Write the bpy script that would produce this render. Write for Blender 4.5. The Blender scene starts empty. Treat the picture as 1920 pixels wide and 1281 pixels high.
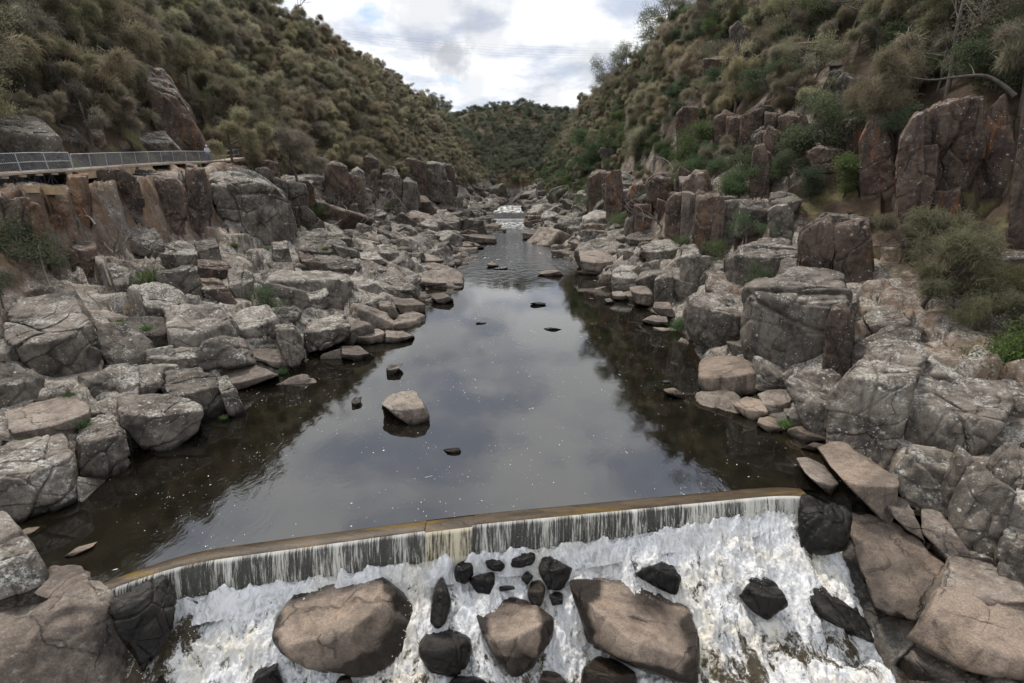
import bpy, math, random
import numpy as np
from mathutils import Vector, Matrix

scene = bpy.context.scene
COL = scene.collection
RNG = np.random.default_rng(7)
random.seed(7)

# ------------------------------------------------------------------ camera
W, H, F = 1920.0, 1281.0, 960.0            # photo pixels, focal length 18 mm
PITCH = math.radians(16.8)
CAMZ = 11.0
SP, CP = math.sin(PITCH), math.cos(PITCH)
cam = bpy.data.cameras.new('camera')
cam.sensor_width = 36.0
cam.lens = 18.0
cam.clip_start = 0.1
cam.clip_end = 5000
camo = bpy.data.objects.new('camera', cam)
COL.objects.link(camo)
camo.location = (0, 0, CAMZ)
camo.rotation_euler = (math.radians(90) - PITCH, 0, 0)
scene.camera = camo

# ------------------------------------------------------------------ light
SUN_EL, SUN_AZ = math.radians(58), math.radians(-28)   # sun ahead of the camera, a little left
world = bpy.data.worlds.new('World')
scene.world = world
world.use_nodes = True
scene.view_settings.view_transform = 'Standard'
scene.view_settings.look = 'None'
scene.view_settings.gamma = 1.0
scene.view_settings.use_curve_mapping = False
scene.view_settings.exposure = 0.24
scene.cycles.max_bounces = 6
scene.cycles.transparent_max_bounces = 12
scene.cycles.use_adaptive_sampling = True
scene.cycles.adaptive_threshold = 0.02
scene.cycles.use_denoising = True


class NT:
    """small helper to write node trees"""
    def __init__(s, tree):
        s.t = tree
        tree.nodes.clear()

    def n(s, typ, **kw):
        nd = s.t.nodes.new(typ)
        for k, v in kw.items():
            if k.startswith('i_'):
                nd.inputs[k[2:].replace('_', ' ')].default_value = v
            else:
                setattr(nd, k, v)
        return nd

    def l(s, a, b):
        s.t.links.new(a, b)

    def val(s, sock, v):
        if isinstance(v, bpy.types.NodeSocket):
            s.l(v, sock)
        else:
            sock.default_value = v

    def math(s, op, a, b=0.0, c=None, clamp=False):
        nd = s.n('ShaderNodeMath', operation=op, use_clamp=clamp)
        s.val(nd.inputs[0], a)
        s.val(nd.inputs[1], b)
        if c is not None:
            s.val(nd.inputs[2], c)
        return nd.outputs[0]

    def vmul(s, v, sc):
        nd = s.n('ShaderNodeVectorMath', operation='MULTIPLY')
        s.l(v, nd.inputs[0])
        nd.inputs[1].default_value = sc
        return nd.outputs[0]

    def vadd(s, v, w):
        nd = s.n('ShaderNodeVectorMath', operation='ADD')
        s.l(v, nd.inputs[0])
        s.val(nd.inputs[1], w)
        return nd.outputs[0]

    def noise(s, v, scale, detail=5, rough=0.55, dist=0.0, out='Fac'):
        nd = s.n('ShaderNodeTexNoise')
        s.l(v, nd.inputs['Vector'])
        nd.inputs['Scale'].default_value = scale
        nd.inputs['Detail'].default_value = detail
        nd.inputs['Roughness'].default_value = rough
        nd.inputs['Distortion'].default_value = dist
        return nd.outputs[out]

    def vor(s, v, scale, feature='F1', rnd=1.0, out='Distance'):
        nd = s.n('ShaderNodeTexVoronoi', feature=feature)
        s.l(v, nd.inputs['Vector'])
        nd.inputs['Scale'].default_value = scale
        nd.inputs['Randomness'].default_value = rnd
        return nd.outputs[out]

    def ramp(s, v, a, b, lo=0.0, hi=1.0):
        nd = s.n('ShaderNodeMapRange', interpolation_type='SMOOTHSTEP')
        s.val(nd.inputs['Value'], v)
        nd.inputs['From Min'].default_value = a
        nd.inputs['From Max'].default_value = b
        nd.inputs['To Min'].default_value = lo
        nd.inputs['To Max'].default_value = hi
        return nd.outputs['Result']

    def mix(s, f, a, b, mode='MIX'):
        nd = s.n('ShaderNodeMix', data_type='RGBA', blend_type=mode)
        s.val(nd.inputs['Factor'], f)
        for sock, v in ((nd.inputs['A'] if False else nd.inputs[6], a), (nd.inputs[7], b)):
            if isinstance(v, bpy.types.NodeSocket):
                s.l(v, sock)
            else:
                sock.default_value = (v[0], v[1], v[2], 1)
        return nd.outputs[2]

    def bump(s, h, strength, dist, normal=None):
        nd = s.n('ShaderNodeBump')
        nd.inputs['Strength'].default_value = strength
        nd.inputs['Distance'].default_value = dist
        s.l(h, nd.inputs['Height'])
        if normal is not None:
            s.l(normal, nd.inputs['Normal'])
        return nd.outputs['Normal']

    def attr(s, name, out='Fac'):
        nd = s.n('ShaderNodeAttribute', attribute_name=name)
        return nd.outputs[out]


def pdir(u, v):
    a, t = (u - W / 2) / F, -(v - H / 2) / F
    d = Vector((a, CP + SP * t, -SP + CP * t))
    return d


def at_depth(u, v, d):
    return Vector((0, 0, CAMZ)) + pdir(u, v) * d


def at_z(u, v, z):
    d = pdir(u, v)
    return Vector((0, 0, CAMZ)) + d * ((z - CAMZ) / d.z)


def project(p):
    x, y, z = p[0], p[1], p[2] - CAMZ
    dep = y * CP - z * SP
    up = y * SP + z * CP
    if dep < 0.1:
        return (-1e6, -1e6)
    return (W / 2 + F * x / dep, H / 2 - F * up / dep)


# sky: Nishita blue behind a broken deck of cloud
nt = NT(world.node_tree)
sky = nt.n('ShaderNodeTexSky', sky_type='NISHITA', sun_disc=False)
sky.sun_elevation = SUN_EL
sky.sun_rotation = SUN_AZ
tc = nt.n('ShaderNodeTexCoord')
sep = nt.n('ShaderNodeSeparateXYZ')
nt.l(tc.outputs['Generated'], sep.inputs[0])
zc = nt.math('ADD', nt.math('MAXIMUM', sep.outputs['Z'], 0.0), 0.16)
comb = nt.n('ShaderNodeCombineXYZ')
nt.l(nt.math('DIVIDE', sep.outputs['X'], zc), comb.inputs[0])
nt.l(nt.math('DIVIDE', sep.outputs['Y'], zc), comb.inputs[1])
cp = nt.vadd(comb.outputs[0], (3.3, 1.7, 0.4))
c1 = nt.noise(cp, 1.1, 9, 0.56, 0.25)
c2 = nt.noise(nt.vadd(cp, (7.1, 2.2, 0)), 2.6, 8, 0.55, 0.2)
cover = nt.ramp(c1, 0.31, 0.42)
shade = nt.ramp(c2, 0.42, 0.66)


def blob(u, v, r):
    d = pdir(u, v).normalized()
    dp = nt.n('ShaderNodeVectorMath', operation='DISTANCE')
    nt.l(nt.n('ShaderNodeVectorMath', operation='NORMALIZE').outputs[0], dp.inputs[0])
    nrm = dp.inputs[0].links[0].from_node
    sc_ = nt.n('ShaderNodeVectorMath', operation='MULTIPLY')
    nt.l(tc.outputs['Generated'], nrm.inputs[0])
    dp.inputs[1].default_value = d
    wob = nt.noise(tc.outputs['Generated'], 22, 5, 0.6)
    return nt.ramp(nt.math('ADD', dp.outputs['Value'], nt.math('MULTIPLY', nt.math('SUBTRACT', wob, 0.5), r * 1.5)), r, r * 0.35)


ccol = nt.mix(shade, (10.2, 10.35, 10.5), (5.6, 6.2, 7.5))
for (u, v, r, k) in ((845, 108, 0.050, 0.75), (1110, 115, 0.05, 0.4), (885, 165, 0.06, 0.3), (800, 20, 0.09, 0.35), (910, 45, 0.07, 0.3), (1020, 185, 0.05, 0.3)):
    ccol = nt.mix(nt.math('MULTIPLY', blob(u, v, r), k), ccol, (4.3, 4.5, 5.0))
bl = nt.math('MULTIPLY', blob(698, 28, 0.022), 0.55)
zen = nt.ramp(sep.outputs['Z'], .30, .6, 1.0, 1.4)
zcol = nt.n('ShaderNodeCombineColor')
for _i in range(3):
    nt.l(zen, zcol.inputs[_i])
ccol = nt.mix(1.0, ccol, zcol.outputs[0], 'MULTIPLY')
skyc = nt.mix(1.0, sky.outputs[0], (1.3, 1.3, 1.3), 'MULTIPLY')
skm = nt.mix(nt.math('SUBTRACT', cover, bl, clamp=True), skyc, ccol)
bg = nt.n('ShaderNodeBackground')
bg.inputs['Strength'].default_value = 0.092
nt.l(skm, bg.inputs['Color'])
wo = nt.n('ShaderNodeOutputWorld')
nt.l(bg.outputs[0], wo.inputs[0])

sl = bpy.data.lights.new('sun', 'SUN')
sl.energy = 2.6
sl.angle = math.radians(7)
sl.color = (1.0, 0.93, 0.84)
so = bpy.data.objects.new('sun', sl)
COL.objects.link(so)
sd = Vector((math.sin(SUN_AZ) * math.cos(SUN_EL), math.cos(SUN_AZ) * math.cos(SUN_EL), math.sin(SUN_EL)))
so.rotation_euler = sd.to_track_quat('Z', 'Y').to_euler()
so.location = (0, 40, 80)


# ------------------------------------------------------------------ noise
def _hash(ix, iy, iz, seed):
    with np.errstate(over='ignore'):
        h = (ix.astype(np.uint32) * np.uint32(374761393) + iy.astype(np.uint32) * np.uint32(668265263)
             + iz.astype(np.uint32) * np.uint32(2246822519) + np.uint32(seed * 3266489917 & 0xffffffff))
        h = (h ^ (h >> np.uint32(13))) * np.uint32(1274126177)
        h = h ^ (h >> np.uint32(16))
    return h


def vnoise(p, seed=0):
    """value noise in [-1,1], p (n,3)"""
    i = np.floor(p).astype(np.int64)
    f = p - i
    f = f * f * f * (f * (f * 6 - 15) + 10)
    out = 0
    for dx in (0, 1):
        wx = f[:, 0] if dx else 1 - f[:, 0]
        for dy in (0, 1):
            wy = f[:, 1] if dy else 1 - f[:, 1]
            for dz in (0, 1):
                wz = f[:, 2] if dz else 1 - f[:, 2]
                h = _hash(i[:, 0] + dx, i[:, 1] + dy, i[:, 2] + dz, seed)
                out = out + wx * wy * wz * (h.astype(np.float64) / 2147483648.0 - 1)
    return out


def fbm(p, octaves=4, seed=0, gain=0.5):
    a, s, tot = 1.0, 0.0, 0.0
    q = p.copy()
    for o in range(octaves):
        s = s + a * vnoise(q, seed + o * 17)
        tot += a
        a *= gain
        q = q * 2.03 + 11.3
    return s / tot


def cells(x, y, size, seed):
    """jittered 2D cells: F1, F2 distances, random per cell, offset to the cell point"""
    gx, gy = np.floor(x / size).astype(np.int64), np.floor(y / size).astype(np.int64)
    f1 = np.full(x.shape, 1e9)
    f2 = np.full(x.shape, 1e9)
    rid = np.zeros(x.shape)
    ra = np.zeros(x.shape)
    ox = np.zeros(x.shape)
    oy = np.zeros(x.shape)
    z0 = np.zeros(x.shape, np.int64)
    for dx in (-1, 0, 1):
        for dy in (-1, 0, 1):
            cx, cy = gx + dx, gy + dy
            hx = _hash(cx, cy, z0, seed) / 4294967296.0
            hy = _hash(cx, cy, z0 + 1, seed) / 4294967296.0
            px, py = (cx + 0.1 + 0.8 * hx) * size, (cy + 0.1 + 0.8 * hy) * size
            d = np.hypot(x - px, y - py)
            m = d < f1
            f2 = np.where(m, f1, np.minimum(f2, d))
            rid = np.where(m, _hash(cx, cy, z0 + 2, seed) / 4294967296.0, rid)
            ra = np.where(m, _hash(cx, cy, z0 + 3, seed) / 4294967296.0, ra)
            ox = np.where(m, x - px, ox)
            oy = np.where(m, y - py, oy)
            f1 = np.where(m, d, f1)
    return f1, f2, rid, ra, ox, oy


# ------------------------------------------------------------------ mesh helpers
def mesh_np(name, v, f, smooth=True):
    """v (n,3); f list of arrays of equal-size polygons"""
    me = bpy.data.meshes.new(name)
    v = np.ascontiguousarray(v, dtype=np.float32)
    me.vertices.add(len(v))
    me.vertices.foreach_set('co', v.ravel())
    fs = [np.asarray(a, dtype=np.int32) for a in (f if isinstance(f, list) else [f]) if len(a)]
    nl = sum(a.size for a in fs)
    npol = sum(len(a) for a in fs)
    me.loops.add(nl)
    me.polygons.add(npol)
    me.loops.foreach_set('vertex_index', np.concatenate([a.ravel() for a in fs]))
    tot = np.concatenate([np.full(len(a), a.shape[1], np.int32) for a in fs])
    st = np.concatenate([[0], np.cumsum(tot)[:-1]]).astype(np.int32)
    me.polygons.foreach_set('loop_start', st)
    me.polygons.foreach_set('loop_total', tot)
    me.polygons.foreach_set('use_smooth', np.full(npol, smooth, dtype=bool))
    me.update(calc_edges=True)
    me.validate()
    return me


def add_attr(me, name, vals, dom='POINT'):
    a = me.attributes.new(name, 'FLOAT', dom)
    a.data.foreach_set('value', np.asarray(vals, dtype=np.float32))


LABELS = {}


def tag(o, label=None, cat=None, group=None, kind=None):
    if label:
        o['label'] = label
    if cat:
        o['category'] = cat
    if group:
        o['group'] = group
    if kind:
        o['kind'] = kind
    return o


def obj(name, me, mat=None, parent=None, loc=None):
    o = bpy.data.objects.new(name, me)
    COL.objects.link(o)
    if mat is not None and not me.materials:
        me.materials.append(mat)
    if parent is not None:
        o.parent = parent
    if loc is not None:
        o.location = loc
    return o


def empty(name, loc, rz=0.0):
    o = bpy.data.objects.new(name, None)
    o.empty_display_size = 0.3
    COL.objects.link(o)
    o.location = loc
    o.rotation_euler = (0, 0, rz)
    return o


class MB:
    """collects boxes, bars and tubes"""
    def __init__(s):
        s.v, s.q, s.t = [], [], []

    def box(s, c, sx, sy, sz, rot=None):
        b = len(s.v)
        R = rot or Matrix.Identity(3)
        for dx in (-.5, .5):
            for dy in (-.5, .5):
                for dz in (-.5, .5):
                    s.v.append(tuple(Vector(c) + R @ Vector((dx * sx, dy * sy, dz * sz))))
        for q in ((0, 1, 3, 2), (4, 6, 7, 5), (0, 4, 5, 1), (2, 3, 7, 6), (0, 2, 6, 4), (1, 5, 7, 3)):
            s.q.append([b + i for i in q])

    def bar(s, a, b, w, h=None):
        a, b = Vector(a), Vector(b)
        d = b - a
        R = d.to_track_quat('Y', 'Z').to_matrix()
        s.box((a + b) / 2, w, d.length, h or w, R)

    def tube(s, pts, rad, n=6):
        pts = [Vector(p) for p in pts]
        base = len(s.v)
        for i, p in enumerate(pts):
            d = (pts[min(i + 1, len(pts) - 1)] - pts[max(i - 1, 0)]).normalized()
            R = d.to_track_quat('Z', 'Y').to_matrix()
            r = rad[i] if hasattr(rad, '__len__') else rad
            for k in range(n):
                a = 2 * math.pi * k / n
                s.v.append(tuple(p + R @ Vector((math.cos(a) * r, math.sin(a) * r, 0))))
        for i in range(len(pts) - 1):
            for k in range(n):
                k2 = (k + 1) % n
                s.q.append([base + i * n + k, base + i * n + k2, base + (i + 1) * n + k2, base + (i + 1) * n + k])
        for e in (0, len(pts) - 1):
            b = len(s.v)
            s.v.append(tuple(pts[e]))
            for k in range(n):
                s.t.append([b, base + e * n + k, base + e * n + (k + 1) % n])

    def mesh(s, name, smooth=False):
        fl = []
        if s.q:
            fl.append(np.array(s.q))
        if s.t:
            fl.append(np.array(s.t))
        return mesh_np(name, np.array(s.v), fl, smooth)

    def build(s, name, mat, parent=None, smooth=False, loc=None):
        if loc is not None:
            s.v = [tuple(Vector(p) - Vector(loc)) for p in s.v]
        return obj(name, s.mesh(name, smooth), mat, parent, loc)


# ------------------------------------------------------------------ terrain shape
# knots from the waterline outward: shore, mid bank, cliff foot, cliff top, bench, slope, ridge, beyond
STL = [
    (-8, (-9, -3.5), (-15, -1), (-24, 4), (-27, 8), (-31, 9.5), (-45, 22), (-62, 40), (-100, 45)),
    (4, (-10, -3.5), (-15, -1), (-24, 4), (-27, 8), (-31, 9.5), (-45, 22), (-62, 40), (-100, 45)),
    (12, (-11.3, -3.2), (-15, -.8), (-23, 4), (-27, 8), (-31, 10), (-46, 25), (-65, 45), (-100, 50)),
    (19, (-15.5, -.3), (-18, 1.2), (-26, 4.6), (-29.5, 8.5), (-33.5, 10.3), (-48, 28), (-68, 50), (-100, 55)),
    (29, (-14, -.3), (-18, 1.6), (-29, 5.6), (-31, 10.6), (-35, 11.0), (-49, 29), (-70, 54), (-100, 60)),
    (36, (-10.6, -.3), (-17, 2), (-29.5, 6), (-31, 11.2), (-35.5, 11.4), (-50, 30), (-75, 58), (-110, 64)),
    (50, (-9, -.3), (-16, 2.3), (-28.5, 6.5), (-31, 12.2), (-36, 12.4), (-52, 31), (-80, 62), (-110, 68)),
    (64, (-7.4, -.3), (-14, 2.3), (-28, 7), (-32, 13.2), (-37, 13.5), (-54, 33), (-85, 66), (-120, 72)),
    (80, (-7.6, -.3), (-14, 2), (-29, 6), (-33, 11), (-37, 13), (-56, 36), (-86, 68), (-120, 74)),
    (115, (-7.6, -.3), (-14, 1.8), (-27, 5), (-30, 9), (-35, 13), (-54, 37), (-76, 62), (-120, 70)),
    (150, (-7.2, -.2), (-13, 1.8), (-24, 5), (-26, 8), (-30, 13), (-44, 34), (-58, 51), (-110, 60)),
    (200, (-6.5, .5), (-12, 2.5), (-20, 5), (-22, 7), (-26, 12), (-42, 35), (-57, 54), (-110, 60)),
    (300, (-6, 4), (-9, 5.5), (-13, 7.5), (-15, 10), (-18, 15), (-34, 36), (-50, 55), (-110, 62)),
    (360, (-4, 7), (-6, 8), (-9, 11), (-11, 14), (-14, 20), (-29, 40), (-45, 55), (-110, 62)),
    (640, (-4, 12), (-6, 14), (-9, 18), (-11, 22), (-14, 26), (-29, 45), (-45, 58), (-110, 62)),
]
STR = [
    (-8, (9, -3.5), (12, -1.5), (17, 1.5), (20, 4), (25, 5), (34, 16), (60, 45), (100, 55)),
    (4, (9, -3.5), (12, -1.5), (17, 1.5), (20, 4), (25, 5), (34, 16), (60, 45), (100, 55)),
    (12, (11.3, -3.3), (14, -1.2), (17, 1.2), (19, 3.0), (26, 5.5), (36, 18), (60, 45), (100, 55)),
    (18.4, (12, -.3), (14, .8), (17, 1.8), (20, 3.2), (27, 5.5), (38, 19), (62, 47), (100, 55)),
    (25, (11.8, -.3), (14, .8), (17, 2.6), (20, 4.2), (28, 6.2), (40, 20), (63, 48), (100, 55)),
    (30, (11.6, -.3), (13.5, .8), (15.8, 2.6), (18.5, 4.4), (27, 6.2), (39, 18), (63, 48), (100, 55)),
    (38, (13.3, -.3), (15.5, 1.3), (18, 3.6), (21, 5.2), (30, 7.4), (34, 15), (63, 48), (100, 55)),
    (50, (12, -.3), (14.5, 1.5), (17.5, 4.2), (21, 7.6), (27, 10.5), (37, 21), (64, 50), (100, 58)),
    (60, (11, -.3), (14, 2), (18.5, 5.2), (20, 9.5), (25, 12.5), (31, 19), (60, 48), (100, 56)),
    (78, (9.8, -.3), (13, 2), (18, 5.2), (20, 8.8), (25, 12), (33, 24), (50, 44), (95, 54)),
    (115, (8, -.3), (12, 1.8), (18, 5), (20, 8), (23, 12), (28, 26), (34.5, 43), (75, 54)),
    (180, (7, .3), (10, 2), (15, 4.5), (17, 7), (19, 11), (24, 24), (31, 39), (70, 50)),
    (250, (6.5, 2.5), (9, 4), (13, 6), (15, 8), (18, 12), (25, 28), (33, 44), (70, 52)),
    (360, (6, 7), (8, 8), (13, 11), (16, 14), (20, 20), (35, 40), (48, 52), (80, 56)),
    (640, (6, 12), (8, 14), (13, 18), (16, 22), (20, 26), (35, 38), (48, 46), (80, 52)),
]


def _tab(st):
    ys = np.array([s[0] for s in st], float)
    xs = np.array([[k[0] for k in s[1:]] for s in st], float)
    zs = np.array([[k[1] for k in s[1:]] for s in st], float)
    return ys, xs, zs


TL, TR = _tab(STL), _tab(STR)


def water_level(y):
    return np.interp(y, [17, 172, 174, 230, 300, 360], [0, 0, 1.0, 2.6, 4.3, 7.3])


WEIR = [(-13.6, 10.6), (-11.9, 11.5), (-10.5, 12.9), (-1.6, 14.85), (10.7, 16.75), (11.6, 16.4), (14.5, 14.6), (17, 13.6)]
WX = np.linspace(-13.6, 17, 400)
WY = np.interp(WX, [p[0] for p in WEIR], [p[1] for p in WEIR])
_k = np.exp(-.5 * (np.arange(-30, 31) / 11.0) ** 2)
WY = np.convolve(np.pad(WY, 30, mode='edge'), _k / _k.sum(), 'valid')


def weir_y(x):
    return np.interp(x, WX, WY)


def rapid_z(x, y):
    s = np.maximum(weir_y(x) - y, 0)
    right = np.clip((x - 3) / 6, 0, 1)
    z = -1.12 - 1.98 * np.clip((s - .3) / 3.4, 0, 1) ** .8 - 0.05 * np.maximum(s - 3.7, 0)
    zr = -0.62 - 2.33 * np.clip((s - .3) / 3.6, 0, 1) ** .9 - 0.05 * np.maximum(s - 3.7, 0)
    return z * (1 - right) + zr * right


def side_knots(tab, y):
    ys, xs, zs = tab
    n = xs.shape[1]
    X = np.stack([np.interp(y, ys, xs[:, k]) for k in range(n)])
    Z = np.stack([np.interp(y, ys, zs[:, k]) for k in range(n)])
    return X, Z


def piece(x, X, Z):
    z = Z[0].copy()
    for k in range(len(X) - 1):
        t = (x - X[k]) / (X[k + 1] - X[k])
        z = np.where(t > 0, Z[k] + np.clip(t, 0, 1.0) * (Z[k + 1] - Z[k]), z)
    return z


def band(x, X):
    """0 at the shore, 1,2,3... at each knot"""
    b = np.zeros_like(x)
    for k in range(len(X) - 1):
        b = b + np.clip((x - X[k]) / (X[k + 1] - X[k]), 0, 1)
    return b


def ground(x, y, warp=True):
    x = np.asarray(x, float)
    y = np.asarray(y, float)
    sh = x.shape
    x, y = x.ravel(), y.ravel()
    far = np.clip((np.abs(x) - 10) / 16, 0, 1) + 0.25
    p = np.stack([x * .11, y * .11, np.zeros_like(x)], 1)
    wx, wy = fbm(p, 3, 5), fbm(p + 50, 3, 9)
    x2 = x + wx * 1.6 * far
    y2 = y + wy * 3.0 * far
    XL, ZL = side_knots(TL, y2)
    XR, ZR = side_knots(TR, y2)
    zl = piece(-x2, -XL, ZL)
    zr = piece(x2, XR, ZR)
    bl, br = band(-x2, -XL), band(x2, XR)
    left = x2 < (XL[0] + XR[0]) / 2
    z = np.where(left, zl, zr)
    b = np.where(left, bl, br)
    # river bed
    inch = (x2 > XL[0]) & (x2 < XR[0])
    m = np.minimum(x2 - XL[0], XR[0] - x2)
    wl = water_level(y2)
    z = np.where(inch, np.where(left, ZL[0], ZR[0]) - np.clip(m * .5, 0, 1.6), z)
    # the hill that closes the valley
    hill = 12 + np.clip((y2 - 352 - 0.12 * np.abs(x2)) / 118, -1, 1) * 62 + np.clip((y2 - 470) / 150, 0, 1) * 6 - 0.0012 * (x2 - 12) ** 2 + 9 * fbm(np.stack([x * .02, y * .02, x * 0], 1), 3, 77)
    hm = y2 > 352
    z = np.where(hm, np.maximum(z, hill), z)
    b = np.where(hm & (z <= hill + .1), 5.5, b)
    return z.reshape(sh), b.reshape(sh), left.reshape(sh)


_gr = {}


def surf(x, y):
    """what a thing stands on: ground or water"""
    z = ground(x, y)[0]
    w = np.where(y < weir_y(x) - .05, rapid_z(x, y), water_level(y))
    return np.maximum(z, np.where(np.abs(x) < 17, w, -9))


_T = np.concatenate([np.arange(8, 60, .12), np.arange(60, 620, .8)])


def hits(uv):
    """depth at which each pixel ray meets the ground or water"""
    uv = np.asarray(uv, float)
    a = (uv[:, 0] - W / 2) / F
    t = -(uv[:, 1] - H / 2) / F
    X = a[:, None] * _T
    Y = (CP + SP * t)[:, None] * _T
    Z = CAMZ + (-SP + CP * t)[:, None] * _T
    g = surf(X.ravel(), Y.ravel()).reshape(X.shape)
    hit = Z <= g
    i = np.where(hit.any(1), hit.argmax(1), len(_T) - 1)
    return _T[i], hit.any(1)


# ------------------------------------------------------------------ materials
def new_mat(name):
    m = bpy.data.materials.new(name)
    m.use_nodes = True
    nt = NT(m.node_tree)
    o = nt.n('ShaderNodeOutputMaterial')
    b = nt.n('ShaderNodeBsdfPrincipled')
    nt.l(b.outputs[0], o.inputs[0])
    return m, nt, b


def rock_nodes(nt, dark, light, stain, lichen=1.0, rust=0.0, jo=0.5):
    """colour, roughness, normal of jointed dolerite with lichen; the look varies from rock to rock"""
    geo = nt.n('ShaderNodeNewGeometry')
    pos = geo.outputs['Position']
    sepn = nt.n('ShaderNodeSeparateXYZ')
    nt.l(geo.outputs['Normal'], sepn.inputs[0])
    nz = sepn.outputs['Z']
    oi = nt.n('ShaderNodeObjectInfo')
    rnd = oi.outputs['Random']
    big = nt.noise(pos, 0.55, 7, 0.6, 0.4)
    mid = nt.noise(pos, 3.2, 9, 0.68)
    fine = nt.noise(pos, 19, 7, 0.72)
    col = nt.mix(nt.ramp(nt.math('ADD', big, nt.math('MULTIPLY', nt.math('SUBTRACT', mid, .5), .7)), .32, .68), dark, light)
    # iron stained patches and vertical run-off stains
    st = nt.noise(nt.vmul(pos, (1.3, 1.3, .22)), 0.9, 6, 0.6, 0.6)
    col = nt.mix(nt.math('MULTIPLY', nt.ramp(st, .54, .7), max(rust, .12)), col, stain)
    ds = nt.noise(nt.vmul(pos, (2.6, 2.6, .16)), 0.8, 5, 0.55, 0.3)
    steep = nt.ramp(nz, .65, .1)
    col = nt.mix(nt.math('MULTIPLY', nt.math('MULTIPLY', nt.ramp(ds, .52, .66), steep), .62), col, (.045, .04, .037))
    # fine grain
    g = nt.ramp(fine, .25, .75, .62, 1.35)
    cg = nt.n('ShaderNodeCombineColor')
    for k in range(3):
        nt.l(g, cg.inputs[k])
    col = nt.mix(1.0, col, cg.outputs[0], 'MULTIPLY')
    rv = nt.ramp(rnd, 0, 1, .78, 1.18)
    cr = nt.n('ShaderNodeCombineColor')
    for k in range(3):
        nt.l(rv, cr.inputs[k])
    col = nt.mix(1.0, col, cr.outputs[0], 'MULTIPLY')
    # lichen: broad grey-green crust and small white rosettes, thicker on tops
    lp = nt.noise(pos, 1.15, 10, 0.72, 0.3)
    up = nt.ramp(nz, -.1, .75, -.07, .055)
    lm = nt.ramp(nt.math('ADD', lp, nt.math('ADD', up, nt.math('MULTIPLY', nt.math('SUBTRACT', rnd, .5), .12))), .545, .66)
    lf = nt.ramp(nt.noise(pos, 9, 8, .75), .42, .6)
    lic = nt.math('MULTIPLY', nt.math('MULTIPLY', lm, lf), .88 * lichen)
    col = nt.mix(lic, col, (.44, .43, .385))
    vd = nt.vor(nt.vadd(pos, nt.vmul(nt.noise(pos, 6, 4, .6, out='Color'), (.25, .25, .25))), 2.7)
    sp = nt.math('MULTIPLY', nt.ramp(vd, .20, .13), nt.ramp(nt.noise(pos, 1.9, 3), .5, .6))
    vd2 = nt.vor(nt.vadd(pos, nt.vmul(nt.noise(pos, 12, 4, .6, out='Color'), (.12, .12, .12))), 6.5)
    sp2 = nt.math('MULTIPLY', nt.ramp(vd2, .22, .14), nt.ramp(nt.noise(pos, 1.3, 3), .48, .6))
    sp = nt.math('MAXIMUM', sp, sp2)
    col = nt.mix(nt.math('MULTIPLY', sp, .75 * min(lichen, 1)), col, (.50, .50, .46))
    # joints
    wp = nt.vadd(pos, nt.vmul(nt.noise(pos, .8, 5, .6, out='Color'), (1.1, 1.1, 1.1)))
    je = nt.vor(nt.vmul(wp, (1, 1, .75)), jo, 'DISTANCE_TO_EDGE')
    crack = nt.math('MULTIPLY', nt.ramp(je, .015, .002), nt.ramp(nt.noise(pos, .9, 2), .42, .55))
    col = nt.mix(nt.math('MULTIPLY', crack, .5), col, (.02, .018, .016))
    # wet rock is darker and shinier
    wet = nt.attr('wet')
    col = nt.mix(nt.math('MULTIPLY', wet, .98), col, nt.mix(1.0, col, (.085, .078, .068), 'MULTIPLY'))
    rough = nt.math('ADD', nt.ramp(wet, 0, 1, .88, .04), nt.math('MULTIPLY', wet, nt.math('MULTIPLY', mid, .22)))
    h = nt.math('ADD', nt.math('MULTIPLY', mid, .55), nt.math('MULTIPLY', fine, .16))
    h = nt.math('SUBTRACT', h, nt.math('MULTIPLY', crack, .25))
    h = nt.math('ADD', h, nt.math('MULTIPLY', lic, .03))
    nor = nt.bump(h, .85, .16)
    return col, rough, nor, pos, nz


def rock_mat(name, dark, light, stain, lichen=1.0, rust=0.0, jo=.5):
    m, nt, b = new_mat(name)
    col, rough, nor, pos, nz = rock_nodes(nt, dark, light, stain, lichen, rust, jo)
    nt.l(col, b.inputs['Base Color'])
    nt.l(rough, b.inputs['Roughness'])
    nt.l(nor, b.inputs['Normal'])
    nt.l(nt.ramp(nt.attr('wet'), 0, 1, .32, .2), b.inputs['Specular IOR Level'])
    return m


M = {}
M['rock'] = rock_mat('grey dolerite', (.055, .046, .038), (.185, .16, .132), (.17, .085, .04), 1.0, .1)
M['pale'] = rock_mat('lichen pale dolerite', (.085, .072, .06), (.225, .196, .165), (.17, .09, .05), 1.3, .1)
M['brown'] = rock_mat('brown cliff dolerite', (.05, .036, .029), (.14, .102, .078), (.23, .105, .045), .8, .6, .34)
M['bluff'] = rock_mat('rust streaked bluff', (.055, .037, .03), (.15, .105, .08), (.27, .115, .048), .9, 1.0, .22)
M['orange'] = rock_mat('iron stained dolerite', (.085, .052, .034), (.20, .125, .078), (.26, .115, .048), .5, .8, .34)
M['tan'] = rock_mat('water worn dolerite', (.13, .10, .08), (.265, .207, .16), (.26, .16, .09), .10, .25, .3)
M['dark'] = rock_mat('wet and shadowed black dolerite', (.05, .045, .042), (.12, .108, .098), (.10, .06, .035), .1, .1, .4)
M['smooth'] = rock_mat('smooth river dolerite', (.095, .076, .062), (.215, .175, .142), (.17, .10, .06), .35, .12, .4)

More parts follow.
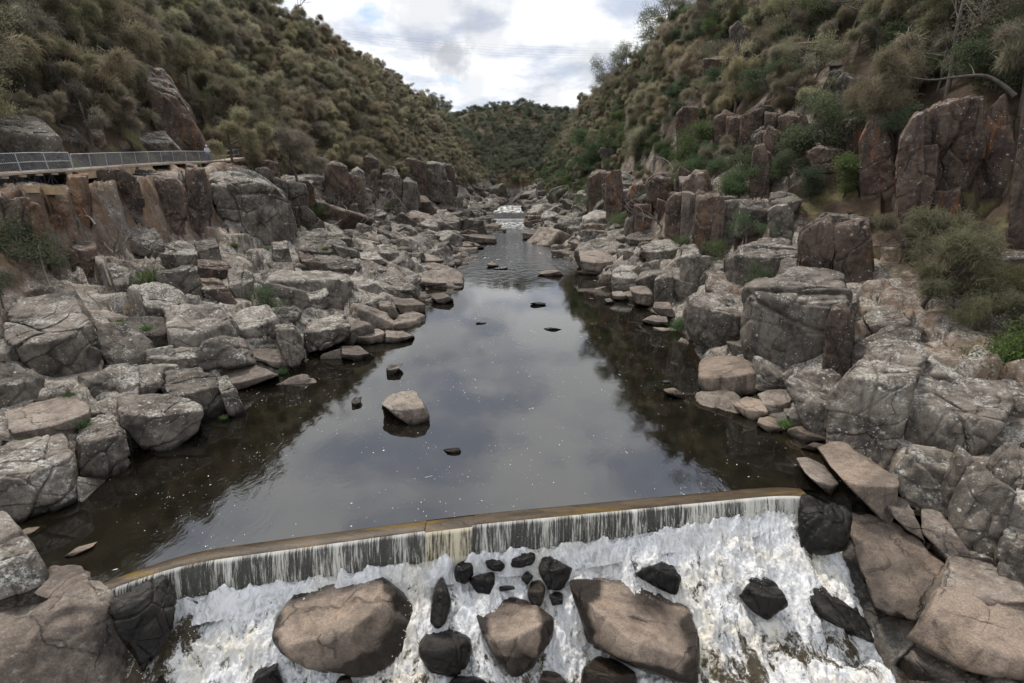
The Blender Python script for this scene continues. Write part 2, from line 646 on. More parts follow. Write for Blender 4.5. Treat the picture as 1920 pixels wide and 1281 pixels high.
# terrain: bedrock, leaf litter and dry grass mixed by where they lie
m, nt, b = new_mat('gorge ground')
col, rough, nor, pos, nz = rock_nodes(nt, (.068, .055, .044), (.18, .15, .122), (.17, .085, .04), 1.0, .3, .5)
s1 = nt.noise(pos, .8, 8, .65)
s2 = nt.noise(pos, 7, 8, .75)
soil = nt.mix(nt.ramp(s1, .35, .65), (.048, .031, .019), (.10, .066, .038))
soil = nt.mix(nt.ramp(s2, .35, .7), soil, (.035, .026, .018))
gr = nt.mix(nt.ramp(s2, .35, .65), (.055, .06, .022), (.15, .125, .055))
soil = nt.mix(nt.ramp(nt.noise(pos, .35, 5, .6), .52, .62), soil, gr)
sm = nt.ramp(nt.math('ADD', nt.attr('soil'), nt.math('MULTIPLY', nt.math('SUBTRACT', nt.noise(pos, .7, 6, .65), .5), .9)), .42, .58)
sm = nt.math('MULTIPLY', sm, nt.ramp(nz, .15, .4))
wm = nt.math('MULTIPLY', nt.attr('warm'), nt.ramp(nt.noise(nt.vmul(pos, (1, 1, .3)), .5, 6, .6), .35, .6))
col = nt.mix(nt.math('MULTIPLY', wm, .75), col, nt.mix(nt.ramp(nt.noise(nt.vmul(pos, (1, 1, .2)), 1.4, 8, .7), .35, .65), (.075, .045, .028), (.25, .145, .075)))
nt.l(nt.mix(sm, col, soil), b.inputs['Base Color'])
nt.l(rough, b.inputs['Roughness'])
nt.l(nor, b.inputs['Normal'])
b.inputs['Specular IOR Level'].default_value = .3
M['terrain'] = m

# river water: dark tannin pool, flecked with foam, rougher towards the riffle
m, nt, b = new_mat('tannin river water')
geo = nt.n('ShaderNodeNewGeometry')
pos = geo.outputs['Position']
sp_ = nt.n('ShaderNodeSeparateXYZ')
nt.l(pos, sp_.inputs[0])
Y = sp_.outputs['Y']
flow = nt.vadd(pos, nt.vmul(nt.noise(pos, .16, 4, .6, out='Color'), (5, 5, 0)))
fl1 = nt.vor(nt.vmul(flow, (1, .8, 1)), 4.6, rnd=1.0)
frn = nt.vor(nt.vmul(flow, (1, .8, 1)), 4.6, rnd=1.0, out='Color')
sr = nt.n('ShaderNodeSeparateColor')
nt.l(frn, sr.inputs[0])
size = nt.math('MULTIPLY', nt.math('POWER', sr.outputs[0], 2.2), .125)
dens = nt.ramp(nt.noise(flow, .22, 5, .65), .40, .58, 0.2, 1.0)
f1 = nt.math('LESS_THAN', fl1, nt.math('MULTIPLY', size, dens))
fl2 = nt.vor(nt.vmul(flow, (1, .7, 1)), 11, rnd=1.0)
fr2 = nt.vor(nt.vmul(flow, (1, .7, 1)), 11, rnd=1.0, out='Color')
sr2 = nt.n('ShaderNodeSeparateColor')
nt.l(fr2, sr2.inputs[0])
f2 = nt.math('LESS_THAN', fl2, nt.math('MULTIPLY', nt.math('MULTIPLY', nt.math('POWER', sr2.outputs[0], 2.2), .20), nt.ramp(nt.noise(nt.vadd(flow, (9, 3, 0)), .3, 5, .65), .45, .62)))
# riffle sparkle and white water further up
wv = nt.noise(nt.vmul(pos, (1.0, .42, 1)), 1.5, 6, .72, .4)
rif = nt.math('MULTIPLY', nt.math('GREATER_THAN', wv, .63), nt.math('MULTIPLY', nt.ramp(Y, 66, 84), nt.ramp(nt.noise(nt.vmul(pos, (1, .3, 1)), .16, 3), .42, .6)))
rap = nt.math('MULTIPLY', nt.ramp(nt.noise(nt.vmul(pos, (.9, .35, 1)), .9, 7, .75, .5), .46, .56), nt.math('MAXIMUM', nt.math('MULTIPLY', nt.ramp(Y, 120, 168, 0, .75), nt.ramp(Y, 174, 172)), nt.math('MULTIPLY', nt.ramp(Y, 192, 205), nt.ramp(Y, 250, 225))))
foam = nt.math('MAXIMUM', nt.math('MAXIMUM', f1, f2), nt.math('MAXIMUM', rif, rap))
edge = nt.attr('edge')
mud = nt.noise(pos, .5, 5, .6)
wc = nt.mix(nt.ramp(mud, .35, .7), (.005, .0042, .003), (.010, .008, .005))
wc = nt.mix(nt.math('MULTIPLY', nt.ramp(edge, .4, 1), .5), wc, (.022, .016, .008))
nt.l(nt.mix(foam, wc, (.62, .61, .57)), b.inputs['Base Color'])
nt.l(nt.math('MAXIMUM', nt.ramp(Y, 40, 150, .03, .12), nt.math('MULTIPLY', foam, .7)), b.inputs['Roughness'])
b.inputs['IOR'].default_value = 1.88
w1 = nt.noise(nt.vmul(pos, (1, .6, 1)), 1.1, 4, .6, .5)
w2 = nt.noise(nt.vmul(pos, (1, .5, 1)), 4.0, 4, .6)
amp = nt.math('ADD', nt.ramp(Y, 58, 90, .0035, .22), nt.ramp(nt.noise(nt.vmul(pos, (1, .4, 1)), .12, 3), .5, .7, 0, .012))
nor = nt.bump(nt.math('MULTIPLY', nt.math('ADD', w1, nt.math('MULTIPLY', w2, .25)), amp), 1.0, 1.0)
nt.l(nor, b.inputs['Normal'])
M['water'] = m

# white water of the lower rapids
m, nt, b = new_mat('rapids white water')
geo = nt.n('ShaderNodeNewGeometry')
pos = geo.outputs['Position']
warp = nt.vadd(pos, nt.vmul(nt.noise(pos, .7, 5, .6, out='Color'), (1.3, 1.3, 1.3)))
n1 = nt.noise(nt.vmul(warp, (1.5, .5, .45)), 1.15, 10, .74, .6)
n2 = nt.noise(nt.vmul(warp, (1.6, .8, .8)), 3.4, 10, .72, .8)
calm = nt.attr('calm')
fm = nt.math('ADD', nt.math('ADD', nt.math('MULTIPLY', n1, .55), nt.math('MULTIPLY', n2, .45)), nt.math('MULTIPLY', calm, -.24))
wht = nt.ramp(fm, .395, .475)
tint = nt.ramp(nt.noise(warp, .55, 4, .6), .45, .7)
wcol = nt.mix(tint, (.88, .885, .89), (.85, .78, .64))
wcol = nt.mix(nt.ramp(nt.noise(nt.vmul(warp, (1.5, .45, .4)), 6, 9, .78), .36, .58), (.52, .52, .51), wcol)
dcol = nt.mix(nt.noise(warp, 1.2, 4), (.02, .017, .012), (.10, .075, .035))
nt.l(nt.mix(wht, dcol, wcol), b.inputs['Base Color'])
nt.l(nt.ramp(wht, 0, 1, .12, .75), b.inputs['Roughness'])
nt.l(nt.bump(nt.math('ADD', n2, nt.math('MULTIPLY', nt.noise(warp, 11, 7, .75), .35)), .7, .2), b.inputs['Normal'])
M['rapids'] = m

# falling curtain: threads of white over the dark wall, clear between
m = bpy.data.materials.new('falling water')
m.use_nodes = True
nt = NT(m.node_tree)
o = nt.n('ShaderNodeOutputMaterial')
b = nt.n('ShaderNodeBsdfPrincipled')
tr = nt.n('ShaderNodeBsdfTransparent')
mx = nt.n('ShaderNodeMixShader')
uvx, uvy, fbr = nt.attr('along'), nt.attr('drop'), nt.attr('broken')
cx = nt.n('ShaderNodeCombineXYZ')
nt.l(uvx, cx.inputs[0])
nt.l(nt.math('MULTIPLY', uvy, .12), cx.inputs[1])
th = nt.noise(nt.vmul(cx.outputs[0], (1, .6, 1)), 15.0, 8, .75)
th2 = nt.noise(cx.outputs[0], 1.3, 4, .6)
a = nt.math('ADD', nt.math('ADD', th, nt.math('MULTIPLY', nt.math('SUBTRACT', th2, .5), .85)), nt.math('MULTIPLY', fbr, .22))
a = nt.math('ADD', a, nt.ramp(uvy, .0, .12, .10, 0))
a = nt.ramp(a, .45, .67, .07, .84)
a = nt.math('MULTIPLY', a, nt.ramp(nt.math('ADD', uvy, nt.math('MULTIPLY', th2, .3)), 1.25, .9))
cream = nt.attr('cream')
nt.l(nt.mix(cream, nt.mix(th2, (.62, .62, .60), (.72, .70, .62)), (.60, .50, .30)), b.inputs['Base Color'])
b.inputs['Roughness'].default_value = .35
nt.l(a, mx.inputs[0])
nt.l(tr.outputs[0], mx.inputs[1])
nt.l(b.outputs[0], mx.inputs[2])
nt.l(mx.outputs[0], o.inputs[0])
M['curtain'] = m

# wet concrete of the weir
m, nt, b = new_mat('wet weir concrete')
geo = nt.n('ShaderNodeNewGeometry')
pos = geo.outputs['Position']
n1 = nt.noise(nt.vmul(pos, (.5, 1.6, 1)), 1.6, 8, .66, .4)
c = nt.mix(nt.ramp(n1, .3, .7), (.032, .023, .014), (.095, .068, .042))
c = nt.mix(nt.ramp(nt.noise(nt.vmul(pos, (.25, 1, 1)), .9, 5, .6), .55, .68), c, (.13, .085, .02))
nt.l(c, b.inputs['Base Color'])
nt.l(nt.bump(nt.noise(pos, 6, 6, .7), .35, .05), b.inputs['Normal'])
b.inputs['Roughness'].default_value = .32
b.inputs['Specular IOR Level'].default_value = .12
M['crest'] = m
m, nt, b = new_mat('black wet weir wall')
geo = nt.n('ShaderNodeNewGeometry')
pos = geo.outputs['Position']
c = nt.mix(nt.noise(pos, 2.5, 8, .7), (.006, .006, .005), (.028, .025, .02))
nt.l(c, b.inputs['Base Color'])
nt.l(nt.bump(nt.noise(pos, 5, 6, .7), .6, .08), b.inputs['Normal'])
b.inputs['Roughness'].default_value = .4
b.inputs['Specular IOR Level'].default_value = .12
M['wall'] = m


def plain(name, c1, c2, scale=4, rough=.8, metal=0.0, bump=.3):
    m, nt, b = new_mat(name)
    tcn = nt.n('ShaderNodeNewGeometry')
    v = tcn.outputs['Position']
    nt.l(nt.mix(nt.ramp(nt.noise(v, scale, 8, .68), .3, .7), c1, c2), b.inputs['Base Color'])
    nt.l(nt.bump(nt.noise(v, scale * 4, 6, .7), bump, .03), b.inputs['Normal'])
    b.inputs['Roughness'].default_value = rough
    b.inputs['Metallic'].default_value = metal
    return m


def leaf_mat(name, c1, c2, var=.35, trans=.25):
    """foliage; tint varies by leaf tuft and by plant"""
    m = bpy.data.materials.new(name)
    m.use_nodes = True
    nt = NT(m.node_tree)
    o = nt.n('ShaderNodeOutputMaterial')
    oi = nt.n('ShaderNodeObjectInfo')
    tv = nt.attr('tint')
    c = nt.mix(tv, c1, c2)
    hs = nt.n('ShaderNodeHueSaturation')
    nt.l(c, hs.inputs['Color'])
    nt.l(nt.ramp(oi.outputs['Random'], 0, 1, .49, .535), hs.inputs['Hue'])
    r2 = nt.math('FRACT', nt.math('MULTIPLY', oi.outputs['Random'], 7.31))
    nt.l(nt.math('ADD', nt.math('MULTIPLY', r2, 2 * var), 1 - var), hs.inputs['Value'])
    r3 = nt.math('FRACT', nt.math('MULTIPLY', oi.outputs['Random'], 3.77))
    nt.l(nt.math('ADD', nt.math('MULTIPLY', r3, .35), .62), hs.inputs['Saturation'])
    d = nt.n('ShaderNodeBsdfDiffuse')
    nt.l(hs.outputs[0], d.inputs[0])
    t = nt.n('ShaderNodeBsdfTranslucent')
    nt.l(hs.outputs[0], t.inputs[0])
    mx = nt.n('ShaderNodeMixShader')
    mx.inputs[0].default_value = trans
    nt.l(d.outputs[0], mx.inputs[1])
    nt.l(t.outputs[0], mx.inputs[2])
    nt.l(mx.outputs[0], o.inputs[0])
    return m


M['needle'] = leaf_mat('sheoak needles', (.19, .158, .098), (.38, .325, .21), .3, .45)
M['gold'] = leaf_mat('golden sheoak needles', (.15, .125, .06), (.28, .235, .12), .15, .35)
M['green'] = leaf_mat('green leaves', (.07, .098, .04), (.15, .19, .08), .3, .35)
M['bright'] = leaf_mat('fresh green leaves', (.06, .11, .02), (.12, .20, .04), .2)
M['scrub'] = leaf_mat('scrub needles', (.10, .088, .05), (.21, .185, .11), .2, .35)
M['olive'] = leaf_mat('olive leaves', (.13, .115, .068), (.28, .245, .15), .35, .35)
M['gum'] = leaf_mat('gum leaves', (.09, .098, .062), (.19, .20, .125), .3, .35)
M['straw'] = leaf_mat('dry grass', (.16, .12, .06), (.30, .23, .12), .2)
M['bark'] = plain('dark bark', (.05, .04, .033), (.12, .10, .085), 3, .9)
M['palebark'] = plain('pale gum bark', (.34, .32, .29), (.55, .52, .48), 1.2, .85)
M['deadwood'] = plain('grey dead wood', (.16, .14, .125), (.34, .31, .28), 5, .9)
M['twig'] = plain('dark twigs', (.075, .065, .058), (.16, .14, .125), 5, .9)
M['deck'] = plain('dusty path concrete', (.27, .21, .15), (.42, .34, .25), 3, .9)
M['galv'] = plain('galvanised steel', (.34, .37, .40), (.52, .55, .58), 6, .5, .3)
M['mesh'] = plain('fence wire', (.22, .24, .26), (.36, .38, .40), 6, .5, .3)
M['truss'] = plain('black painted steel', (.014, .016, .02), (.035, .04, .048), 4, .5)
M['timber'] = plain('weathered timber', (.20, .17, .13), (.36, .31, .25), 4, .85)
M['concrete'] = plain('stained concrete', (.30, .20, .11), (.48, .36, .23), 1.6, .9)
M['wire'] = plain('grey cable', (.3, .31, .33), (.36, .37, .39), 3, .6)



# ------------------------------------------------------------------ rocks
_ico = {}


def ico(level):
    if level not in _ico:
        import bmesh
        bm = bmesh.new()
        bmesh.ops.create_icosphere(bm, subdivisions=level, radius=1)
        v = np.array([x.co[:] for x in bm.verts])
        v /= np.linalg.norm(v, axis=1)[:, None]
        f = np.array([[w.index for w in p.verts] for p in bm.faces])
        bm.free()
        _ico[level] = (v, f)
    return _ico[level]


def facet_radius(dirs, planes, p):
    acc = np.zeros(len(dirs))
    for n, d in planes:
        c = dirs @ np.array(n)
        acc += np.maximum(c, 0) ** p / d ** p
    return np.maximum(acc, 1e-30) ** (-1.0 / p)


def roughen(P, size, seed, amt=1.0, joint=0.0, tall=False):
    """fracture steps and grain along the radius"""
    q = P / size
    n1 = fbm(q * 1.6 + seed, 4, seed)
    n2 = 1 - np.abs(fbm(q * 2.3 + seed * .7, 3, seed + 5)) * 2.2
    led = vnoise(q * np.array([3.2, 3.2, 1.2]) + seed, seed + 8)
    led = np.clip(np.abs(led) * 6 - .5, 0, 1) - 1
    n3 = fbm(P * 3.1, 3, seed + 3)
    # joint blocks: steps between cells, grooves along their edges
    blk = 0
    if joint > 0:
        a0 = seed * 1.7
        wv = P + .16 * size * np.stack([vnoise(q * 1.9 + 3, seed + 21), vnoise(q * 1.9 + 7, seed + 22), vnoise(q * 1.9 + 11, seed + 23)], 1)
        for ang_, cs, st in ((a0, .62, 1.0), (a0 + 1.3, .27, .45)):
            aa = wv[:, 0] * math.cos(ang_) + wv[:, 1] * math.sin(ang_)
            bb_ = wv[:, 2] * (.38 if tall else .8) + .35 * (wv[:, 1] * math.cos(ang_) - wv[:, 0] * math.sin(ang_))
            f1, f2, rid, ra, ox, oy = cells(aa, bb_, cs * size, seed + 31)
            e = np.clip((f2 - f1) / (.10 * cs * size), 0, 1)
            blk = blk + st * ((rid - .5) * .085 - (1 - e) ** 2 * .05 + (ra - .5) * ox / size * .25)
    return size * joint * blk + size * amt * (.075 * n1 + .02 * n2 + .028 * led) + .03 * min(1, size) * n3 * amt


def outline_rock(name, uv, mat, fr=.5, p=13, thick=None, seed=0, depth=None, wetz=None, amt=1.0, tk=.8, sub=None, maxt=None, grow=1.0, rim=False, joint=0.0):
    uv = np.array(uv, float)
    cuv = uv.mean(0)
    ib, it = uv[:, 1].argmax(), uv[:, 1].argmin()
    w, h = np.ptp(uv[:, 0]), np.ptp(uv[:, 1])
    d_b, d_t = depth
    k = 1 / F
    Wm, Hm = w * k * d_b, h * k * d_b
    S = min(Wm, Hm)
    T = thick if thick else min(max(tk * S, min(d_t - d_b, 1.25 * max(Wm, Hm))), 1.6 * S + .1)
    if maxt:
        T = max(min(T, maxt), .25 * S)
    dc = d_b + T * .5
    c = np.array(at_depth(cuv[0], cuv[1], dc))
    camp = np.array((0, 0, CAMZ))
    vd = c - camp
    vd /= np.linalg.norm(vd)
    right = np.cross(vd, (0, 0, 1))
    right /= np.linalg.norm(right)
    upv = np.cross(right, vd)
    rg = np.random.default_rng(seed + 100)
    planes = []
    # order the outline
    a = np.arctan2(uv[:, 1] - cuv[1], uv[:, 0] - cuv[0])
    uvs = uv[np.argsort(a)]
    for i in range(len(uvs)):
        p1 = np.array(pdir(*uvs[i]))
        p2 = np.array(pdir(*uvs[(i + 1) % len(uvs)]))
        n = np.cross(p1, p2)
        ln = np.linalg.norm(n)
        if ln < 1e-9:
            continue
        n /= ln
        d = np.dot(n, camp - c)
        if d < 0:
            n, d = -n, -d
        planes.append((n, max(d, .12 * S)))

    def pl(n, pt):
        n = n / np.linalg.norm(n)
        d = np.dot(n, pt - c)
        if d > .08 * S:
            planes.append((n, d))
    bot = c - upv * Hm * .5 - vd * T * .42
    edge = c + upv * Hm * (fr - .5) - vd * T * .5
    nf = np.cross(right, edge - bot)
    nf = nf if np.dot(nf, -vd) > 0 else -nf
    nf = nf / np.linalg.norm(nf)
    j = rg.uniform(-.28, .28)
    if Wm > .55 * Hm:
        pl(nf + right * (j + .32), edge + right * Wm * .08)
        pl(nf + right * (j - .32), edge - right * Wm * .08)
    else:
        pl(nf + right * j, edge)
    nt_ = upv * T - vd * (1 - fr) * Hm
    nt_ /= np.linalg.norm(nt_)
    pl(nt_ + right * rg.uniform(-.2, .2), edge + nt_ * .02 * S)
    pl(vd, c + vd * T * .5)
    pl(vd + upv * .5, c + vd * T * .4 + upv * Hm * .25)
    for _ in range(4):
        n = -vd * rg.uniform(.3, 1) + right * rg.uniform(-1, 1) + upv * rg.uniform(-.4, 1)
        n /= np.linalg.norm(n)
        ext = abs(np.dot(n, right)) * Wm * .42 + abs(np.dot(n, upv)) * Hm * .42 + abs(np.dot(n, vd)) * T * .42
        planes.append((n, ext * rg.uniform(.98, 1.2)))
    px = max(w, h)
    lev = sub or (7 if px > 130 else 6 if px > 40 else 5)
    dirs, faces = ico(lev)
    # stretch the sphere to the block so the faces stay even
    B = np.stack([right * Wm, vd * T, upv * Hm], 1) * .5
    dirs2 = dirs @ B.T
    dirs2 /= np.linalg.norm(dirs2, axis=1)[:, None]
    r = facet_radius(dirs2, planes, p * (1.15 if mat == 'dark' else 1.7))
    P = c + dirs2 * r[:, None]
    P = P + dirs2 * roughen(P, max(S, .3), seed, amt, joint, Hm > 1.5 * Wm or fr > .8)[:, None]
    # size the block so that it spans its outline
    for _ in range(2):
        rel = P - camp
        dep = rel[:, 1] * CP - rel[:, 2] * SP
        pu = W / 2 + F * rel[:, 0] / dep
        pv = H / 2 - F * (rel[:, 1] * SP + rel[:, 2] * CP) / dep
        sx = grow * w / max(np.ptp(pu), 1)
        sy = grow * h / max(np.ptp(pv), 1)
        du = ((uv[:, 0].max() + uv[:, 0].min()) - (pu.max() + pu.min())) * .5 * k * dc
        dv = ((uv[:, 1].max() + uv[:, 1].min()) - (pv.max() + pv.min())) * .5 * k * dc
        loc = P - c
        P = c + right * ((loc @ right) * sx + du)[:, None] + upv * ((loc @ upv) * sy - dv)[:, None] + vd * (loc @ vd)[:, None]
    base = c.copy()
    base[2] = P[:, 2].min()
    me = mesh_np(name, P - base, faces)
    if wetz is not None:
        z0, z1 = wetz
        nz = fbm(P * .9, 3, 71) * .8 * (z1 - z0 if z1 > z0 else .3)
        wv_ = np.clip((z1 - P[:, 2] + nz) / max(z1 - z0, .05), 0, 1)
        if rim:
            ea, eb = np.abs((P - c) @ right) / (.5 * Wm), ((P - c) @ upv) / (.5 * Hm)
            ed = np.maximum(ea, np.maximum(eb, -eb * 1.25))
            wv_ = np.maximum(wv_, np.clip((ed + .42 * fbm(P * .8, 4, 73) - .66) / .12, 0, 1))
        add_attr(me, 'wet', wv_)
    o = obj(name, me, M[mat], None, base)
    return o


# every rock one can point to: origin and scale of the zoomed view it was read from, its outline there,
# material, (share of the front face, roundness), what it looks like
A4, A5, A6, A7, A8, A9 = (0, 425), (640, 425), (1280, 425), (0, 851), (640, 851), (1280, 851)
A1, A2, A3 = (0, 0), (640, 0), (1280, 0)
Z3, Z6 = 2.98, 5.96
ROCKS = []


def R(org, sc, s, mat, desc, fr=.5, p=13, **kw):
    pts = [tuple(float(t) for t in q.split(',')) for q in s.split()]
    uv = [(org[0] + x / sc, org[1] + y / sc) for x, y in pts]
    ROCKS.append((uv, mat, desc, fr, p, kw))


L = 'left bank'
R(A4, Z3, '20,440 150,360 290,340 420,400 570,620 600,740 520,820 300,875 190,840 60,720 20,560', 'rock', '!giant flat topped grey boulder with an orange stained underside on the left bank', .45, 16, tk=.7)
R(A4, Z3, '0,790 100,800 215,870 190,940 30,970 -30,960', 'rock', '!lichened grey rock wedged under the giant left bank boulder', .5)
R(A4, Z3, '50,1040 170,970 400,960 480,1020 470,1090 340,1160 120,1170 60,1100', 'smooth', '!smooth pale slab lying flat below the giant left bank boulder', .3)
R(A4, Z3, '500,880 580,830 720,810 740,900 650,940 640,1060 560,1010 500,950', 'rock', 'dark lichened block above the pool edge', .4)
R(A4, Z3, '720,815 860,820 890,890 800,950 660,930', 'rock', 'low lichened block tucked between bigger bank boulders', .4)
R(A4, Z3, '650,960 800,930 960,930 1100,1000 1140,1060 1130,1150 1000,1250 880,1280 740,1190 680,1080', 'rock', '!big dark blocky boulder with a white lichen patch on top at the left waterline', .5, 16, wet=1)
R(A4, Z3, '905,800 1000,785 1170,790 1220,850 1270,960 1290,1080 1140,1110 1120,1030 980,930', 'rock', '!sloping block frosted with white lichen beside the dark blocky waterline boulder', .45, 15, wet=1)
R(A4, Z3, '1205,830 1280,870 1350,990 1390,1070 1320,1085 1280,1060 1245,960', 'rock', '!narrow slanting slab dipping into the pool beside the lichen frosted block', .6, 15, wet=1)
R(A4, Z3, '490,1050 580,1040 700,1150 730,1281 720,1310 500,1300 470,1150', 'pale', '!white speckled rounded boulder left of the dark blocky waterline boulder', .55, 11, wet=1)
R((0, 0), 1, '-20,835 65,812 125,815 145,870 147,945 85,970 35,990 -20,970', 'pale', '!large white crusted boulder at the left edge above the pool', .55, 11, wet=1)
R((0, 0), 1, '150,800 200,790 240,815 246,890 195,900 150,910 140,850', 'rock', '!cracked dark block at the waterline right of the white crusted boulder', .7, 15, wet=1)
R(A4, Z3, '960,510 1080,470 1240,490 1300,560 1300,650 1200,680 1090,710 1060,620 990,590', 'pale', '!rounded overhanging lichen boulder midway along the left bank', .55, 10)
R(A4, Z3, '1310,560 1400,480 1480,470 1530,560 1540,650 1420,670 1320,610', 'pale', '!white lichened hump beside the prow shaped rock', .5, 10)
R(A4, Z3, '1535,560 1620,540 1680,640 1705,730 1650,820 1600,760 1560,680', 'rock', '!tall prow shaped rock jutting into the pool from the left bank', .8, 18, wet=1)
R(A4, Z3, '1400,680 1550,680 1640,790 1640,825 1530,790 1420,740', 'smooth', '!smooth brown wedge lying against the prow shaped rock', .4, 15, wet=1)
R(A4, Z3, '1090,760 1330,680 1370,730 1370,780 1210,790', 'smooth', '!water smoothed grey ledge under the overhanging lichen boulder', .5, 15, wet=1)
R(A4, Z3, '1220,800 1400,770 1560,840 1400,900 1320,925 1250,880', 'smooth', '!low smooth grey slab sliding into the pool below the prow rock', .35, 14, wet=1)
R(A4, Z3, '1720,520 1900,490 1960,560 1940,640 1800,700 1710,710 1690,620', 'rock', '!hollowed brown waterline rock to the right of the prow rock', .55, 10, wet=1)
R(A4, Z3, '850,720 960,690 1080,690 1085,770 960,800 860,800', 'rock', 'grey block below the overhanging lichen boulder', .5)
R(A4, Z3, '650,540 860,520 990,580 990,640 800,640 690,590', 'rock', 'low flat grey rock on the lower left bank', .3)
R(A4, Z3, '540,570 700,590 820,690 830,790 700,780 590,700', 'rock', 'sloping grey slab right of the giant boulder', .3)
R(A4, Z3, '890,230 1080,230 1150,420 1060,420 960,400 900,300', 'rock', 'tall dark block with a smooth face on the middle left bank', .8, 18)
R(A4, Z3, '890,150 1000,100 1080,140 1090,230 900,210', 'rock', 'layered flat block below the walkway cliff', .5)
R(A4, Z3, '1120,210 1250,200 1280,280 1230,300 1130,290', 'brown', 'square brown block on the middle left bank', .6, 18)
R(A4, Z3, '1130,310 1220,310 1330,440 1250,450 1160,400', 'brown', 'wedge shaped brown block in the left bank jumble', .6, 18)
R(A4, Z3, '1290,250 1400,290 1420,370 1370,410 1290,350', 'rock', 'leaning grey block in the left bank jumble', .5)
R(A4, Z3, '800,370 900,340 1000,400 980,480 900,520 820,460', 'rock', 'broad grey rock under the grass tussock', .35)
R(A4, Z3, '400,120 520,110 540,290 450,290 410,220', 'brown', 'upright brown block below the grey leafless shrub', .7)
R(A4, Z3, '610,230 720,260 720,350 680,390 640,300', 'rock', 'sloping purple grey rock beside the grass tussock', .4)
R(A4, Z3, '720,50 860,30 900,130 870,180 740,180', 'rock', 'rounded block at the foot of the walkway cliff', .5)
R(A4, Z3, '1530,110 1600,100 1630,220 1540,230', 'rock', 'upright pale block on the middle left bank', .7, 18)
R(A4, Z3, '1640,60 1800,50 1900,110 1890,170 1740,170 1640,150', 'rock', 'long slab of grey rock on the upper left bank', .35)
R(A4, Z3, '1840,390 1907,370 1990,400 1980,480 1830,450', 'pale', 'white lichened rock near the pool on the left', .4)
R(A4, Z3, '1590,360 1700,320 1800,360 1830,430 1740,470 1600,450', 'pale', 'white mottled hump beside the dark green shrub', .4)
R(A4, Z3, '1460,250 1620,240 1640,300 1540,330 1460,310', 'rock', 'low grey slab above the dark green shrub', .4)
R(A4, Z3, '1100,100 1200,90 1230,190 1110,200', 'rock', 'grey block below the walkway cliff', .6)
# cliff under the walkway
R(A1, Z3, '510,980 600,970 760,1020 800,1130 800,1330 510,1330', 'brown', '!broad brown cliff buttress below the stone footing of the walkway', .85, 12, tk=.9)
R(A1, Z3, '790,1060 900,1000 1000,1030 1040,1150 1030,1330 810,1330', 'brown', '!domed brown cliff buttress under the middle of the walkway', .85, 10, tk=.9)
R(A1, Z3, '1050,950 1150,960 1180,1090 1160,1330 1040,1330', 'brown', '!streaked brown cliff column under the dry stone wall', .9, 16, tk=.9)
R(A1, Z3, '1190,1030 1330,990 1450,1050 1560,1150 1600,1300 1330,1330 1190,1160', 'rock', '!big rounded grey buttress right of the dry stone wall', .7, 9, tk=.9)
R(A1, Z3, '380,1000 490,990 505,1220 380,1180', 'orange', '!orange stained cliff column beside the concrete bridge footing', .9, 14, tk=.9)
R(A1, Z3, '160,1112 385,1150 385,1290 180,1290', 'orange', '!orange brown cliff face below the footbridge truss', .95, 16, tk=.9)
R(A1, Z3, '-20,1125 160,1108 185,1345 -20,1345', 'brown', '!dark brown cliff face at the left edge under the footbridge', .95, 16, tk=.9)
R((0, 330), Z6, '350,340 470,400 520,900 430,880 370,620', 'orange', '!narrow orange pillar of rock under the footbridge', .9, 14, tk=.9)
# rock above the walkway
R(A1, Z3, '-20,700 180,680 290,740 330,850 330,920 -20,930', 'rock', '!huge lichened dome of rock behind the footbridge at the left edge', .6, 8, tk=1)
R(A1, Z3, '290,720 400,720 490,810 480,880 330,850', 'rock', 'sloping grey rock behind the walkway fence', .5, 9)
R(A1, Z3, '400,830 500,850 560,930 400,930', 'brown', 'brown rock directly behind the walkway fence', .6, 9)
R(A1, Z3, '40,620 100,600 180,640 170,675 60,670', 'rock', '!largest of three loose boulders on the slope above the footbridge', .5, 6)
R(A1, Z3, '185,640 230,625 260,650 250,675 200,670', 'rock', '!small round boulder between two others above the footbridge', .5, 5)
R(A1, Z3, '270,630 320,620 370,690 300,690', 'rock', '!slanting loose boulder right of two others above the footbridge', .5, 6)
R(A1, Z3, '820,500 900,400 1000,430 1080,560 1130,660 1220,760 1220,840 1000,850 950,700 850,650', 'brown', '!high domed cliff of brown rock above the walkway', .8, 12, tk=.8)
R(A1, Z3, '790,780 900,750 990,840 830,860', 'rock', 'grey rock behind the walkway fence below the high domed cliff', .5, 9)
R(A1, Z3, '510,740 570,735 590,800 530,820', 'brown', 'upright brown boulder among trees above the walkway', .6, 7)
R(A1, Z3, '600,800 720,790 770,870 600,870', 'brown', 'low brown rock behind the walkway fence', .5, 8)
# rocks in the pool
R(A5, Z3, '500,390 560,370 630,410 580,435 540,430', 'smooth', '!angular brown rock in the pool off the left bank', .5, 18, wet=1)
R(A5, Z3, '625,310 650,300 685,325 640,340', 'smooth', '!small pointed rock alone in the far left of the pool', .5, 16, wet=1)
R(A5, Z3, '220,1020 340,915 420,960 495,1070 480,1105 380,1120 300,1070', 'smooth', '!big wedge shaped tan rock alone in the middle of the pool', .45, 18, wet=1)
R(A5, Z3, '250,800 270,770 345,765 290,835 255,835', 'smooth', '!thin slanting rock in the pool beyond the wedge shaped tan rock', .5, 16, wet=1)
R(A5, Z3, '55,980 80,950 115,955 100,1000 65,1010', 'smooth', '!small half submerged rock left of the wedge shaped tan rock', .3, 10, wet=1)
R(A5, Z3, '1095,260 1150,240 1220,250 1240,275 1150,285', 'tan', '!low tan rock in the far right of the pool', .5, 8, wet=1)
R(A5, Z3, '1055,430 1100,420 1145,432 1100,445', 'dark', '!flat dark rock awash beyond the pool middle', .5, 8, wet=1)
